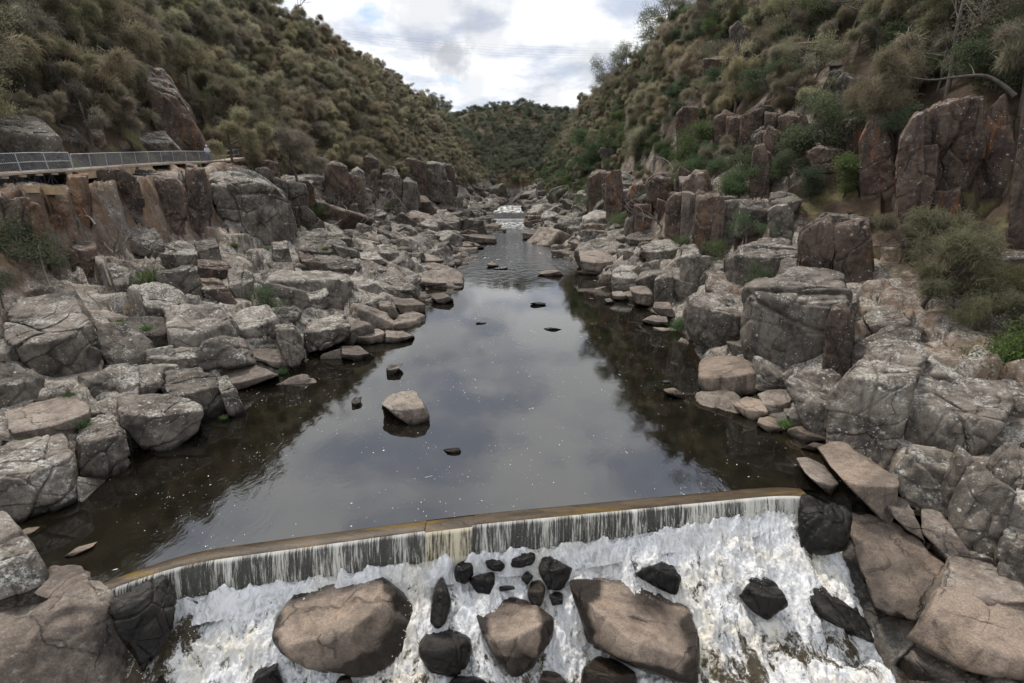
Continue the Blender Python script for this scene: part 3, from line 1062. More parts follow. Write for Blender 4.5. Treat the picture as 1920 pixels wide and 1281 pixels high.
R(A5, Z3, '1130,565 1180,563 1232,575 1180,582', 'dark', '!thin brown rock awash right of the pool middle', .5, 8, wet=1)
R(A5, Z3, '750,535 810,533 810,545 770,543', 'dark', '!tiny dark rock awash in the pool middle', .5, 8, wet=1)
R(A5, Z3, '560,1235 660,1235 670,1260 640,1272', 'smooth', '!flat sliver of rock awash nearer than the wedge shaped tan rock', .4, 10, wet=1)
R(A5, Z3, '810,215 850,200 880,225 830,230', 'smooth', 'low brown rock in the far pool', .5, 8, wet=1)
R(A5, Z3, '830,240 920,220 930,235 860,245', 'smooth', 'flat grey rock in the far pool', .4, 8, wet=1)
R(A5, Z3, '70,660 110,600 180,570 245,600 240,650 150,665', 'smooth', 'water worn grey boulder at the left waterline', .5, 14, wet=1)
R(A5, Z3, '245,580 330,580 410,620 320,655 245,655', 'smooth', 'low pointed slab reaching into the pool from the left', .4, 16, wet=1)
R(A5, Z3, '0,680 80,665 150,710 190,735 90,760 0,740', 'smooth', '!long pointed grey slab in the pool edge right of the prow rock', .4, 16, wet=1)
R(A5, Z3, '205,430 260,415 325,500 270,535 230,500', 'smooth', 'dark smooth cone shaped rock at the left waterline', .7, 9, wet=1)
R(A5, Z3, '280,400 400,400 470,440 460,490 340,500 310,450', 'smooth', 'brown water worn slab at the left waterline', .5, 12, wet=1)
R(A5, Z3, '230,320 330,300 400,350 430,410 290,390', 'rock', 'brown angular block on the left shore', .5)
R(A5, Z3, '40,310 120,290 220,350 210,370 80,350', 'pale', 'pale lichened slab on the left shore', .5)
R(A5, Z3, '0,380 100,390 190,440 180,480 0,480', 'pale', 'white crusted flat rock on the left shore', .35)
R(A5, Z3, '640,50 720,40 860,50 870,100 660,100', 'smooth', '!long dark rock ledge at the far left waterline below the small weir', .6, 14, wet=1)
R(A5, Z3, '630,110 680,90 740,110 700,130', 'smooth', 'small grey wedge at the far left waterline', .5, 14, wet=1)
R(A5, Z3, '740,90 800,120 765,127', 'smooth', 'small leaning wedge at the far left waterline', .5, 14, wet=1)
R(A5, Z3, '400,310 460,285 550,290 590,320 470,335', 'smooth', 'flat brown shelf at the left waterline', .4, 12, wet=1)
R(A5, Z3, '440,210 520,205 600,230 560,265 450,250', 'smooth', 'low brown rock shelf on the left shore', .4, 12)
R(A5, Z3, '370,160 470,150 560,190 470,205 380,200', 'smooth', 'smooth brown hump on the left shore', .4, 10)
R(A5, Z3, '1340,150 1450,140 1530,200 1480,240 1360,230', 'smooth', 'folded tan rock at the right waterline', .4, 10)
R(A5, Z3, '1540,250 1640,230 1750,270 1740,360 1570,370 1530,310', 'pale', 'white topped boulder at the right waterline', .55, 10, wet=1)
R(A5, Z3, '1610,350 1700,330 1750,400 1740,450 1650,430', 'smooth', 'brown round shouldered block at the right waterline', .55, 10, wet=1)
R(A5, Z3, '1510,370 1560,360 1610,400 1590,420 1520,405', 'smooth', 'small rock in the water below the right bank', .5, 10, wet=1)
R(A5, Z3, '1470,405 1500,400 1530,435 1490,430', 'smooth', 'tiny flat rock in the water off the right bank', .4, 10, wet=1)
R(A5, Z3, '1750,420 1830,420 1870,510 1790,500 1740,460', 'smooth', 'pale topped block at the right waterline', .5, 14, wet=1)
R(A5, Z3, '1680,530 1750,495 1820,510 1830,560 1740,560', 'smooth', '!low flat rock at the right waterline beside a bright green clump', .4, 10, wet=1)
R(A5, Z3, '1320,255 1400,235 1460,240 1440,270 1350,275', 'tan', 'thin pale ledge at the far right waterline', .4, 10, wet=1)
R(A5, Z3, '1800,910 1860,900 1907,930 1930,970 1820,935', 'tan', '!flat tan rock in the pool off the right bank', .4, 10, wet=1)
R(A5, Z3, '1770,870 1820,855 1840,870 1800,880', 'smooth', '!tiny grassy rock in the pool off the right bank', .4, 10, wet=1)
R(A5, Z3, '1010,40 1040,20 1090,40 1080,75 1020,75', 'smooth', '!dark round rock in the stream below the small far weir', .6, 8, wet=1)
R(A5, Z3, '880,20 900,5 925,20 915,35', 'smooth', '!small dark pyramid rock in the stream below the far weir', .6, 12, wet=1)
# far left bank
B = (540, 300)
R(B, Z6, '-60,430 60,490 200,600 400,700 410,780 380,810 200,790 -60,790', 'rock', '!sloping cliff of grey columns below the walkway end', .7, 18)
R(B, Z6, '90,250 200,240 280,330 290,560 200,590 110,480', 'brown', 'grey streaked cliff column on the left slope', .85, 16)
R(B, Z6, '390,200 500,210 580,280 560,400 500,410 430,450 390,330', 'brown', 'dark brown cliff block among scrub on the left', .85, 16)
R(B, Z6, '510,420 560,400 600,600 560,610 480,520', 'orange', '!tall orange rock scar on the left slope', .9, 18)
R(B, Z6, '1060,210 1140,110 1190,130 1250,250 1240,330 1150,360 1080,300', 'rock', 'rocky knob among trees on the left slope', .7, 12)
R(B, Z6, '1150,390 1200,345 1310,360 1320,690 1270,680 1230,500', 'rock', 'tall grey pillar on the far left bank', .9, 18)
R(B, Z6, '1310,310 1400,310 1480,430 1450,600 1330,600', 'brown', 'cracked brown outcrop on the far left bank', .8, 18)
R(B, Z6, '1460,450 1540,430 1640,570 1620,620 1500,630', 'brown', 'stepped brown outcrop on the far left bank', .7, 16)
R(B, Z6, '1770,300 1830,280 1900,310 1850,450 1780,450', 'brown', '!dark square outcrop standing out on the far left bank', .9, 20)
R(B, Z6, '810,620 900,590 1000,570 1070,620 1030,690 960,700 830,680', 'rock', 'grey boulder under the bare trees of the left bank', .5)
R(B, Z6, '0,840 170,800 370,830 560,930 640,1020 500,1030 30,1030', 'rock', '!broad bare sloping slab on the middle left bank', .25, 12)
R(B, Z6, '650,800 760,800 890,880 870,950 740,920', 'rock', 'purple grey block on the middle left bank', .5)
R(B, Z6, '510,850 600,840 690,890 680,940 560,920', 'rock', 'pale grey rock on the middle left bank', .5)
R(B, Z6, '830,1050 960,1040 1080,1140 960,1160 840,1110', 'pale', 'white flecked slab on the lower left bank', .4)
R(B, Z6, '1030,980 1120,970 1260,1080 1130,1130 1060,1090', 'pale', 'pale upright block on the lower left bank', .5)
R(B, Z6, '1500,740 1620,680 1690,800 1560,820', 'pale', '!pale round boulder on the far left bank', .5, 8)
R(B, Z6, '1660,620 1790,610 1900,680 1900,760 1700,790', 'rock', 'broad sloping slab on the far left bank', .4)
R(B, Z6, '1100,1130 1250,1110 1370,1150 1340,1210 1180,1200', 'rock', 'low grey slab on the left shore', .4)
R(B, Z6, '710,1170 900,1140 1050,1200 1040,1260 850,1210', 'pale', 'lichened ridge of rock on the left shore', .4)
R(B, Z6, '340,1100 500,1090 740,1210 740,1281 400,1281', 'rock', 'rough grey slab on the lower left bank', .35)
R(B, Z6, '150,1110 270,1090 350,1180 360,1281 220,1250', 'brown', 'dark cleft brown block on the lower left bank', .6)
# right bank
R(A6, Z3, '85,780 150,730 260,720 360,770 520,880 500,910 260,980 120,940 85,860', 'tan', '!big light water worn boulder bulging into the pool on the right', .45, 8, wet=1)
R(A6, Z3, '280,1000 360,950 440,970 480,1050 390,1090 310,1040', 'tan', 'pale rock shelf at the right waterline', .4, 10, wet=1)
R(A6, Z3, '420,1080 520,1060 560,1150 480,1160 415,1110', 'tan', 'small pale rock at the right waterline', .4, 10, wet=1)
R(A6, Z3, '430,960 560,920 620,1020 520,1040 460,1010', 'smooth', 'grey block behind the pale right waterline shelf', .4, 12)
R(A6, Z3, '590,1040 720,1020 780,1080 650,1110', 'pale', 'flat grey slab on the lower right bank', .35)
R(A6, Z3, '590,1130 700,1110 820,1150 800,1200 640,1220 580,1170', 'tan', 'rounded tan rock at the right waterline', .5, 8, wet=1)
R(A6, Z3, '660,1240 730,1205 790,1210 740,1255', 'tan', 'low tan rock half in the pool on the right', .4, 8, wet=1)
R(A6, Z3, '400,430 520,360 640,310 780,310 880,380 880,470 800,560 790,820 620,830 480,800 400,700 390,540', 'rock', '!massive square shouldered grey buttress on the right bank', .62, 14, tk=.8)
R(A6, Z3, '800,560 840,470 930,500 950,640 920,850 860,830 790,820', 'brown', '!dark vertical column right of the massive grey buttress', .9, 18, tk=.9)
R(A6, Z3, '950,640 1060,590 1230,620 1300,690 1200,720 1080,790 990,880 950,820', 'rock', 'rounded grey shoulder of the right bank', .5, 9)
R(A6, Z3, '1040,540 1130,470 1230,540 1290,600 1240,625 1100,600', 'rock', 'long grey step below the wispy right bank tree', .5, 10)
R(A6, Z3, '870,1000 960,900 1100,760 1200,720 1300,870 1270,960 1200,1200 1100,1281 850,1200 870,1060', 'rock', '!great lichen mottled rock wall sloping down the right bank', .6, 12, tk=.8)
R(A6, Z3, '1270,970 1330,900 1480,880 1700,930 1800,1040 1780,1100 1600,1200 1500,1281 1220,1200', 'rock', '!broad lichened rock face at the right edge of the pool bank', .5, 11, tk=.8)
R(A6, Z3, '650,60 720,0 820,-30 850,100 840,310 720,290 650,290', 'brown', '!dark brown cliff panel below the right hand tall bluff', .92, 18, tk=.8)
R(A6, Z3, '850,-20 1030,0 1060,290 930,330 855,310', 'brown', '!dark brown cliff panel behind the wispy tree', .92, 18, tk=.8)
R(A6, Z3, '280,190 420,110 560,100 640,150 640,260 480,330 290,310', 'rock', '!rounded buttress behind the tall green bush on the right', .6, 9, tk=.8)
R(A6, Z3, '110,300 200,220 270,260 270,340 120,350', 'pale', 'white spotted block on the right bank', .6)
R(A6, Z3, '50,520 70,440 300,410 390,500 380,620 200,680 70,600', 'rock', '!craggy grey outcrop above the right waterline', .6, 11)
R(A6, Z3, '610,880 700,840 850,850 860,1000 850,1100 740,1010 630,1000', 'rock', 'dark lichened block below the dark column', .6)
R(A6, Z3, '690,950 780,930 860,1030 850,1110 760,1060', 'rock', 'cracked block at the foot of the dark column', .6)
R(A6, Z3, '260,650 350,650 380,690 300,720', 'rock', 'small crag behind the big light boulder', .6)
R(A6, Z3, '0,130 60,140 120,250 80,330 0,330', 'rock', 'upright grey block on the right bank', .7)
R(A6, Z3, '1560,160 1700,140 1960,170 1960,300 1700,320 1560,260', 'rock', '!flat topped grassy ledge under the tall bluff at the right edge', .7, 14, tk=1)
R(A6, Z3, '1290,640 1380,665 1420,700 1330,720', 'pale', 'pale tilted slab below the wispy right bank tree', .5)
R(A6, Z3, '1700,900 1850,880 1930,960 1910,1050 1780,1020', 'rock', 'rounded rock at the right edge below the dark scrub', .5, 9)
R(A6, Z3, '1600,1200 1780,1100 1930,1080 1950,1281 1530,1290', 'rock', 'sloping grey rock at the right edge', .35, 11)
# lower right, by the weir
R(A9, Z3, '635,30 720,20 800,60 880,160 830,240 740,180 700,100', 'smooth', '!low ragged pale rock awash at the right end of the weir', .35, 10, wet=1)
R(A9, Z3, '780,0 900,-40 1040,50 1185,150 1170,280 1130,320 950,200 850,100', 'tan', '!long flat topped plank shaped boulder at the right end of the pool', .4, 22)
R(A9, Z3, '1170,240 1250,270 1340,440 1250,400 1140,310', 'smooth', 'narrow brown slab between the plank boulder and the wall', .5, 14)
R(A9, Z3, '920,320 1010,330 1130,320 1300,420 1500,600 1440,780 1380,880 1280,880 1150,700 920,640 900,470', 'tan', '!large sunlit tan slab beside the falling water on the right', .3, 13, wet=2)
R(A9, Z3, '1460,740 1520,570 1720,590 1860,700 1907,800 1700,760 1560,760', 'smooth', '!grey brown boulder behind the tan slab at lower right', .4, 10)
R(A9, Z3, '1300,1020 1480,770 1600,750 1800,800 1980,800 1980,1170 1820,1180 1600,1100 1330,1060', 'tan', '!big smooth tan boulder with a pothole at lower right', .4, 9)
R(A9, Z3, '1170,1180 1300,1060 1460,1080 1680,1130 1780,1290 1250,1330', 'smooth', '!dark smooth boulder in the lower right corner by the rapids', .4, 8, wet=1)
R(A9, Z3, '1450,300 1520,0 1700,80 1730,160 1700,300 1850,420 1760,570 1650,570 1480,470', 'rock', '!tall lichened buttress right of the plank boulder', .75, 12, tk=.8)
R(A9, Z3, '1190,140 1280,0 1520,0 1460,200 1440,320 1300,250', 'rock', 'dark cleft face above the plank boulder', .7, 13)
R(A9, Z3, '1350,330 1430,330 1600,540 1500,560 1350,450', 'smooth', 'brown wedge at the foot of the tall lichened buttress', .6, 12)
R(A9, Z3, '1700,60 1800,-10 1960,0 1960,230 1840,240 1760,330 1700,280', 'rock', 'lichened face above the right edge boulders', .6, 12)
R(A9, Z3, '1830,400 1860,250 1980,230 1980,460 1840,450', 'pale', 'white crusted block at the lower right edge', .6)
R(A9, Z3, '1770,560 1800,440 1980,470 1980,700 1780,640', 'rock', 'shaded block at the lower right edge', .6)
# boulders in the rapids
R((0, 0), 1, '510,1190 540,1130 600,1085 650,1065 700,1085 760,1125 782,1155 775,1200 740,1245 680,1275 600,1270 530,1235 512,1210', 'tan', '!largest tan boulder in the rapids left of the cluster with wet black flanks', .42, 13, wet=3)
R(A8, Z3, '735,840 830,800 960,810 1100,870 1190,950 1180,1060 1080,1190 1010,1260 950,1260 850,1130 780,990 735,890', 'tan', '!kite shaped cracked tan boulder in the middle of the rapids', .4, 15, wet=3)
R((0, 0), 1, '1067,1085 1140,1083 1240,1100 1285,1130 1312,1175 1315,1290 1240,1268 1170,1240 1105,1215 1085,1170', 'tan', '!great square tan boulder with a long crack right of the kite shaped one', .38, 18, wet=3)
R(A8, Z3, '430,1080 520,990 600,980 720,1040 730,1110 700,1200 590,1250 480,1200 430,1130', 'dark', '!black wet ribbed boulder between the largest tan and kite shaped boulders', .5, 8, wet=4)
R(A8, Z3, '495,950 520,790 560,690 600,790 615,840 580,950 540,980', 'dark', '!tall narrow black wet rock right of the largest tan boulder', .7, 10, wet=4)
R(A8, Z3, '630,690 640,640 700,590 740,640 735,690 690,730 640,720', 'dark', '!glossy black knob leftmost of the small stones under the notch', .6, 7, wet=4)
R(A8, Z3, '715,710 780,670 850,660 860,710 830,790 760,790', 'dark', '!rounded grey black stone above the kite shaped boulder', .6, 7, wet=4)
R(A8, Z3, '805,590 870,585 915,630 890,660 820,640', 'dark', '!small oval black stone nearest the weir foot', .5, 6, wet=4)
R(A8, Z3, '945,610 980,555 1050,545 1085,580 1070,620 1000,640 950,635', 'dark', '!black loaf shaped stone close under the weir', .5, 7, wet=4)
R(A8, Z3, '1100,610 1120,560 1180,570 1290,640 1230,770 1150,770 1100,660', 'dark', '!leaning grey black block touching the great square boulder', .5, 14, wet=4)
R(A8, Z3, '1040,760 1060,710 1110,705 1140,760 1120,850 1070,860 1040,810', 'tan', '!small egg shaped brown stone above the kite shaped boulder', .5, 6, wet=3)
R(A8, Z3, '1005,700 1040,655 1070,690 1040,735', 'dark', 'little black stone among the small stones under the weir', .5, 7, wet=4)
R(A8, Z3, '1640,680 1720,625 1800,600 1860,620 1900,690 1870,790 1780,740', 'dark', '!black wet block laced with spray beyond the great square boulder', .6, 13, wet=4)
R(A8, Z3, '1350,1200 1440,1130 1530,1150 1640,1220 1660,1320 1330,1320', 'tan', '!tan boulder at the bottom edge below the great square boulder', .4, 8, wet=3)
R(A8, Z3, '1090,1320 1130,1210 1200,1210 1290,1320', 'tan', '!small tan boulder at the bottom edge beside the kite shaped boulder', .4, 8, wet=3)
R(A8, Z3, '1160,790 1240,770 1240,840 1180,850', 'dark', 'little black wet rock under the leaning block', .5, 8, wet=4)
R(A8, Z3, '880,745 960,735 970,760 885,768', 'dark', 'thin black stone above the kite shaped boulder', .5, 8, wet=4)
R(A8, Z3, '-40,1300 0,1235 40,1240 70,1300', 'tan', 'tan stone at the bottom edge under the largest boulder', .5, 7, wet=3)
R(A8, Z3, '590,1300 640,1240 760,1245 830,1300', 'dark', 'black wet stone at the bottom edge below the ribbed boulder', .5, 8, wet=4)
R(A7, Z3, '1400,1320 1430,1210 1550,1170 1590,1320', 'dark', '!black wet rock at the bottom edge left of the largest tan boulder', .6, 8, wet=4)
R(A7, Z3, '855,1310 900,1240 935,1300', 'dark', 'small black rock tip in the lower left rapids', .6, 9, wet=4)
R(A9, Z3, '310,800 380,700 450,675 540,730 590,850 480,930 410,900', 'dark', '!black glossy square rock alone in the right hand rapids', .5, 14, wet=4)
R(A9, Z3, '690,790 760,720 880,790 1000,900 1070,1000 1060,1060 940,1000 750,890', 'dark', '!low black rock veiled by spray at right of the rapids', .3, 9, wet=4)
R(A9, Z3, '640,225 700,230 800,262 950,325 945,470 905,575 800,560 690,565 655,500', 'dark', '!smooth black wet slab with water sliding down beside the right weir end', .5, 7, wet=4)
R((0, 0), 1, '195,1128 305,1078 332,1110 320,1180 265,1260 235,1200', 'dark', '!black wet rock face under the left end of the weir', .7, 16, wet=4)
# lower left corner
R((0, 0), 1, '-30,985 30,985 48,1030 60,1070 85,1095 30,1140 -30,1130', 'pale', '!lichened grey boulder at the left edge beside the pool outlet', .5, 8)
R((0, 0), 1, '-40,1130 40,1078 140,1090 200,1122 238,1165 240,1230 200,1300 -40,1330', 'smooth', '!huge smooth purple brown boulder in the lower left corner', .5, 11, tk=.7)
R(A7, Z3, '360,575 440,520 550,490 520,520 410,575', 'tan', '!sharp flat sliver of rock awash near the left end of the weir', .4, 12, wet=0)
R(A7, Z3, '90,440 150,415 230,405 150,465 100,480', 'tan', '!small pale flake of rock at the left pool edge', .4, 12, wet=0)
# tall bluff and columns of the right wall
R(A3, Z3, '1125,670 1200,680 1215,780 1200,1180 1100,1200 1000,1170 1080,900 1120,790', 'bluff', '!rust red rock pillar on the left of the tall right bluff', .92, 18, tk=.8, dk='brown')
FOOT = (1280 + 1500 / 2.98, 452)
R(A3, Z3, '1205,790 1290,650 1345,640 1350,1000 1290,1180 1210,1150 1190,1000', 'brown', '!narrow left panel of the tall bluff at upper right', .93, 20, tk=.9, foot=FOOT)
R(A3, Z3, '1320,640 1440,570 1590,548 1600,720 1490,800 1440,870 1330,850', 'brown', '!dark upper middle panel of the tall bluff under its flat top', .9, 20, tk=.9, foot=FOOT)
R(A3, Z3, '1190,1010 1330,840 1430,820 1420,1080 1370,1270 1240,1230', 'bluff', '!rust red lower left panel of the tall bluff', .93, 20, tk=.8, foot=FOOT)
R(A3, Z3, '1420,850 1590,550 1700,548 1700,900 1590,1060 1400,1100', 'brown', '!white streaked middle panel of the tall bluff', .93, 20, tk=.95, foot=FOOT)
R(A3, Z3, '1540,1060 1650,890 1680,555 1800,550 1865,612 1850,900 1815,1330 1640,1345 1520,1300', 'bluff', '!broad dark right panel of the tall bluff speckled with white', .92, 20, tk=1.0, foot=FOOT)
R(A3, Z3, '1380,1090 1560,1050 1560,1310 1440,1300 1360,1260', 'bluff', '!rust streaked bottom panel of the tall bluff', .93, 20, tk=.85, foot=FOOT)
R(A3, Z3, '1875,640 1960,600 1960,1400 1800,1370 1840,1000', 'brown', '!dark rock wall at the right edge beyond a black cleft', .95, 18, tk=.8)
R(A3, Z3, '140,250 200,230 250,270 240,320 140,330', 'rock', 'knobbly block capping a column on the right slope', .7, 10)
R(A3, Z3, '120,340 250,320 260,400 120,400', 'brown', 'squat brown block under the capped column', .8, 14)
R(A3, Z3, '265,180 310,140 360,210 350,300 340,390 280,390', 'rock', '!slender pointed pinnacle high on the right slope', .9, 16)
R(A3, Z3, '360,420 480,440 500,480 440,520 410,610 340,600 350,500', 'pale', '!white flat topped block balanced on columns in the right slope', .7, 20)
R(A3, Z3, '340,650 450,620 450,780 420,830 320,780', 'brown', 'grey cliff column under the balanced white block', .9, 18)
R(A3, Z3, '460,640 560,650 540,770 490,830 450,790', 'brown', 'dark cliff column right of the balanced white block', .9, 18)
R(A3, Z3, '240,660 330,660 310,800 300,860 240,830', 'brown', 'brown cliff column left of the balanced white block', .9, 18)
R(A3, Z3, '665,370 700,310 810,320 810,380 740,405', 'pale', '!pale round boulder left of a pair high on the right slope', .5, 8)
R(A3, Z3, '750,270 810,255 840,290 820,320 770,310', 'rock', '!small dark boulder perched above two pale ones', .5, 8)
R(A3, Z3, '820,370 870,325 990,320 980,380 880,395 830,400', 'rock', '!long pale boulder right of a pair high on the right slope', .5, 9)
R(A3, Z3, '790,500 830,420 900,400 900,560 800,550', 'rock', 'upright block behind the golden tree', .8, 12)
R(A3, Z3, '470,840 600,820 620,900 480,910', 'rock', 'flat ledge block on the right slope', .6, 14)
R(A3, Z3, '700,850 800,820 920,850 900,940 740,930', 'brown', 'shaded brown cliff face behind green shrubs', .8, 14)
R(A3, Z3, '-10,1000 80,1010 80,1090 0,1080', 'rock', 'grey square block on the right bank cliff', .7, 18)
R(A3, Z3, '70,1110 180,1090 230,1170 210,1400 160,1450 60,1400', 'brown', '!rust faced square cliff block overhanging a pale scar', .85, 16, tk=.8)
R(A3, Z3, '510,1120 580,1100 650,1150 560,1290 500,1290', 'rock', 'rounded block on the right bank cliff', .7, 10)
R(A3, Z3, '330,1150 470,1140 490,1290 310,1290', 'rock', 'pale scarred block on the right bank cliff', .7, 12)
R(A3, Z3, '230,1180 320,1160 310,1320 240,1340', 'brown', 'purple brown panel of the right bank cliff', .8, 14)
R(A3, Z3, '1540,370 1600,350 1650,390 1620,420 1550,410', 'pale', 'small boulder under the leaning dead trunk', .5, 7)
R(A3, Z3, '750,1270 850,1210 980,1240 1070,1250 1060,1330 800,1340', 'rock', 'grass topped ledge left of the tall bluff', .7, 12)
C = (1000, 200)
R(C, Z6, '900,860 1020,790 1190,870 1180,1030 920,1090 820,1010', 'rock', '!broad angular buttress in the middle of the right bank', .7, 14, tk=.8)
R(C, Z6, '1270,860 1400,760 1540,780 1580,1030 1450,1110 1270,1030', 'brown', '!smooth dark domed face in the middle of the right bank', .8, 9, tk=.8)
R(C, Z6, '1190,910 1270,910 1270,1000 1190,1020', 'brown', 'small dark block between two right bank buttresses', .7)
R(C, Z6, '700,800 800,780 830,890 700,960', 'rock', 'grey block among shrubs of the right bank', .7)
R(C, Z6, '1690,820 1830,810 1820,1030 1670,970', 'rock', 'square lichened block capping a grey pillar', .85, 18)
R(C, Z6, '1570,820 1660,800 1660,950 1570,910', 'brown', 'square block on the right bank cliff top', .8, 18)
R(C, Z6, '1670,980 1800,1040 1780,1281 1750,1390 1650,1360', 'smooth', '!smooth pale grey rock pillar in the right bank cliff', .92, 18, tk=.9)
R(C, Z6, '1570,1000 1660,980 1650,1300 1570,1280', 'brown', 'brown pillar beside the pale grey rock pillar', .9, 18)
R(C, Z6, '440,860 490,870 480,1010 440,1010', 'brown', '!lone finger of dark rock on the far right bank', .95, 18)
R(C, Z6, '740,1020 810,1010 800,1200 740,1180', 'dark', 'black shadowed column on the right bank', .95, 18)  # dry column in shadow; its shade is put into the black stone colour
D = (1000, 360)
R(D, Z6, '280,340 540,160 600,130 600,340 400,360', 'rock', '!wide sloping slab on the far right bank', .4, 14)
R(D, Z6, '110,280 170,240 260,280 270,380 140,410 110,360', 'pale', '!pale round topped boulder beside the far weir on the right', .6, 8)
R(D, Z6, '1080,400 1150,310 1250,290 1260,380 1180,430', 'rock', 'triangular rock among right bank shrubs', .6, 14)
R(D, Z6, '920,940 980,860 1170,880 1250,950 1050,1130 920,1090', 'pale', 'white crested block above the right waterline', .5, 13)
R(D, Z6, '1360,1040 1550,900 1560,1240 1360,1230', 'rock', '!flat faced square block above the right waterline', .75, 18)
R(D, Z6, '1560,900 1880,960 1860,1150 1700,1230 1570,1240', 'rock', '!broad flat faced block beside its square neighbour on the right bank', .65, 16)
R(D, Z6, '600,360 760,320 880,380 840,470 680,480', 'rock', 'rough lichened block on the far right bank', .5)
R(D, Z6, '840,480 1000,430 1070,520 1040,600 880,640', 'pale', 'pale ridge of rock on the right bank', .5)
R(D, Z6, '1080,520 1250,440 1400,460 1380,540 1200,600 1080,600', 'rock', 'hummocky grey rock on the right bank', .4)
R(D, Z6, '400,560 560,520 660,570 640,650 480,690', 'smooth', 'brown water worn rock at the far right waterline', .5, 10, wet=1)
R(D, Z6, '120,480 280,410 420,400 360,480 200,550', 'smooth', 'ribbed brown slab at the far right waterline', .4, 12, wet=1)
R(D, Z6, '1250,640 1480,560 1600,650 1520,780 1300,760', 'rock', 'rough grey block on the right bank slope', .5)


# more of the jointed columns that step up both slopes
rgc = np.random.default_rng(51)
cnt = 0
while cnt < 46:
    u_, v_ = rgc.uniform(1110, 1640), rgc.uniform(150, 430)
    if v_ < 330 - (u_ - 1110) * .38 or (u_ > 1480 and v_ > 330):
        continue
    w_c, h_c = rgc.uniform(26, 62), rgc.uniform(46, 105)
    jit = lambda a: rgc.uniform(-a, a)
    pts_ = [(u_ - w_c * .5 + jit(4), v_ + h_c * .5), (u_ - w_c * .5 + jit(5), v_ - h_c * .38 + jit(8)), (u_ - w_c * .2, v_ - h_c * .5 + jit(5)), (u_ + w_c * .35, v_ - h_c * .47 + jit(8)), (u_ + w_c * .5 + jit(4), v_ - h_c * .2 + jit(9)), (u_ + w_c * .48 + jit(5), v_ + h_c * .48)]
    R((0, 0), 1, ' '.join('%.1f,%.1f' % p_ for p_ in pts_), str(rgc.choice(['brown', 'brown', 'rock', 'bluff'])), str(rgc.choice(['jointed column of rock stepping up the right slope', 'weathered crag among shrubs of the right slope'])), .9, 18, tk=.9)
    cnt += 1
for _ in range(16):
    u_ = rgc.uniform(470, 850)
    v_ = 345 + (u_ - 470) * .03 + rgc.uniform(-30, 26)
    w_c, h_c = rgc.uniform(24, 55), rgc.uniform(34, 75)
    pts_ = [(u_ - w_c * .5, v_ + h_c * .5), (u_ - w_c * .45, v_ - h_c * .4), (u_ - w_c * .1, v_ - h_c * .5), (u_ + w_c * .4, v_ - h_c * .35), (u_ + w_c * .5, v_ + h_c * .1), (u_ + w_c * .45, v_ + h_c * .5)]
    R((0, 0), 1, ' '.join('%.1f,%.1f' % p_ for p_ in pts_), str(rgc.choice(['brown', 'rock', 'rock'])), 'weathered crag at the foot of the left slope', .85, 16, tk=.9)


q_ = []
for uv, *_r in ROCKS:
    uv = np.array(uv)
    foot = _r[-1].get('foot')
    q_.append(foot or (float(np.clip(uv[uv[:, 1].argmax(), 0], 0, W)), min(uv[:, 1].max(), H + 40)))
    q_.append((float(uv[uv[:, 1].argmin(), 0]), uv[:, 1].min()))
HD, HO = hits(q_)
POLYS = [(np.array(r[0], float), float(HD[2 * i])) for i, r in enumerate(ROCKS)]


def in_poly(u, v, uv):
    n = len(uv)
    c = uv.mean(0)
    a = np.argsort(np.arctan2(uv[:, 1] - c[1], uv[:, 0] - c[0]))
    P = uv[a]
    ins = False
    j = n - 1
    for i in range(n):
        if (P[i, 1] > v) != (P[j, 1] > v) and u < (P[j, 0] - P[i, 0]) * (v - P[i, 1]) / (P[j, 1] - P[i, 1] + 1e-9) + P[i, 0]:
            ins = not ins
        j = i
    return ins


POLYBOX = [(uv[:, 0].min(), uv[:, 0].max(), uv[:, 1].min(), uv[:, 1].max()) for uv, d in POLYS]


def on_rock(u, v, dep=1e9, grow=0):
    for (uv, d), bx in zip(POLYS, POLYBOX):
        if bx[0] - grow <= u <= bx[1] + grow and bx[2] - grow <= v <= bx[3] + grow and d < dep + 3 and in_poly(u, v, uv):
            return True
    return False


# ------------------------------------------------------------------ terrain mesh
NA, NR = 1000, 880
ang = np.radians(np.linspace(-66, 66, NA))
rad = 8.0 * (640 / 8.0) ** np.linspace(0, 1, NR)
A, R_ = np.meshgrid(ang, rad)
GX, GY = (np.sin(A) * R_).ravel(), (np.cos(A) * R_ - 5).ravel()
GZ, GB, GL = ground(GX, GY)
rockz = np.where(GL, np.clip(4.2 - GB, 0, 1) * np.clip(GB * 4, 0, 1), np.clip((4.1 - GB), 0, 1) * np.clip(GB * 4, 0, 1))
crag = np.clip(fbm(np.stack([GX * .07, GY * .05, GZ * .05], 1), 3, 123) * 5 + .2, 0, 1) * (~GL) * (GB > 2.5) * np.clip(5.6 - GB, 0, 1) * (GY < 160)
rockz = np.maximum(rockz, crag)
P3 = np.stack([GX * .35, GY * .35, GZ * .35], 1)
wxx, wyy = GX + 1.2 * fbm(P3 * 1.3, 3, 31), GY + 1.2 * fbm(P3 * 1.3 + 9, 3, 33)
dz = np.zeros_like(GX)
for size, amp, sd_ in ((5.0, 1.25, 3), (2.1, .5, 8)):
    f1, f2, rid, ra, ox, oy = cells(wxx, wyy, size, sd_)
    th_ = rid * 40
    tilt = (np.cos(th_) * ox + np.sin(th_) * oy) / size
    e = np.clip((f2 - f1) / (size * .16), 0, 1)
    dz += amp * ((ra - .5) * 1.1 + tilt * 1.1 - (1 - e) ** 2 * .55)
dz += .5 * fbm(P3 * 2.0, 4, 55)
dzs = 1.2 * fbm(P3 * .35, 4, 61) + .25 * fbm(P3 * 3, 3, 62)
nearw = np.clip(np.where(GB < 1, GB, 1) * 1.4, 0.25, 1)
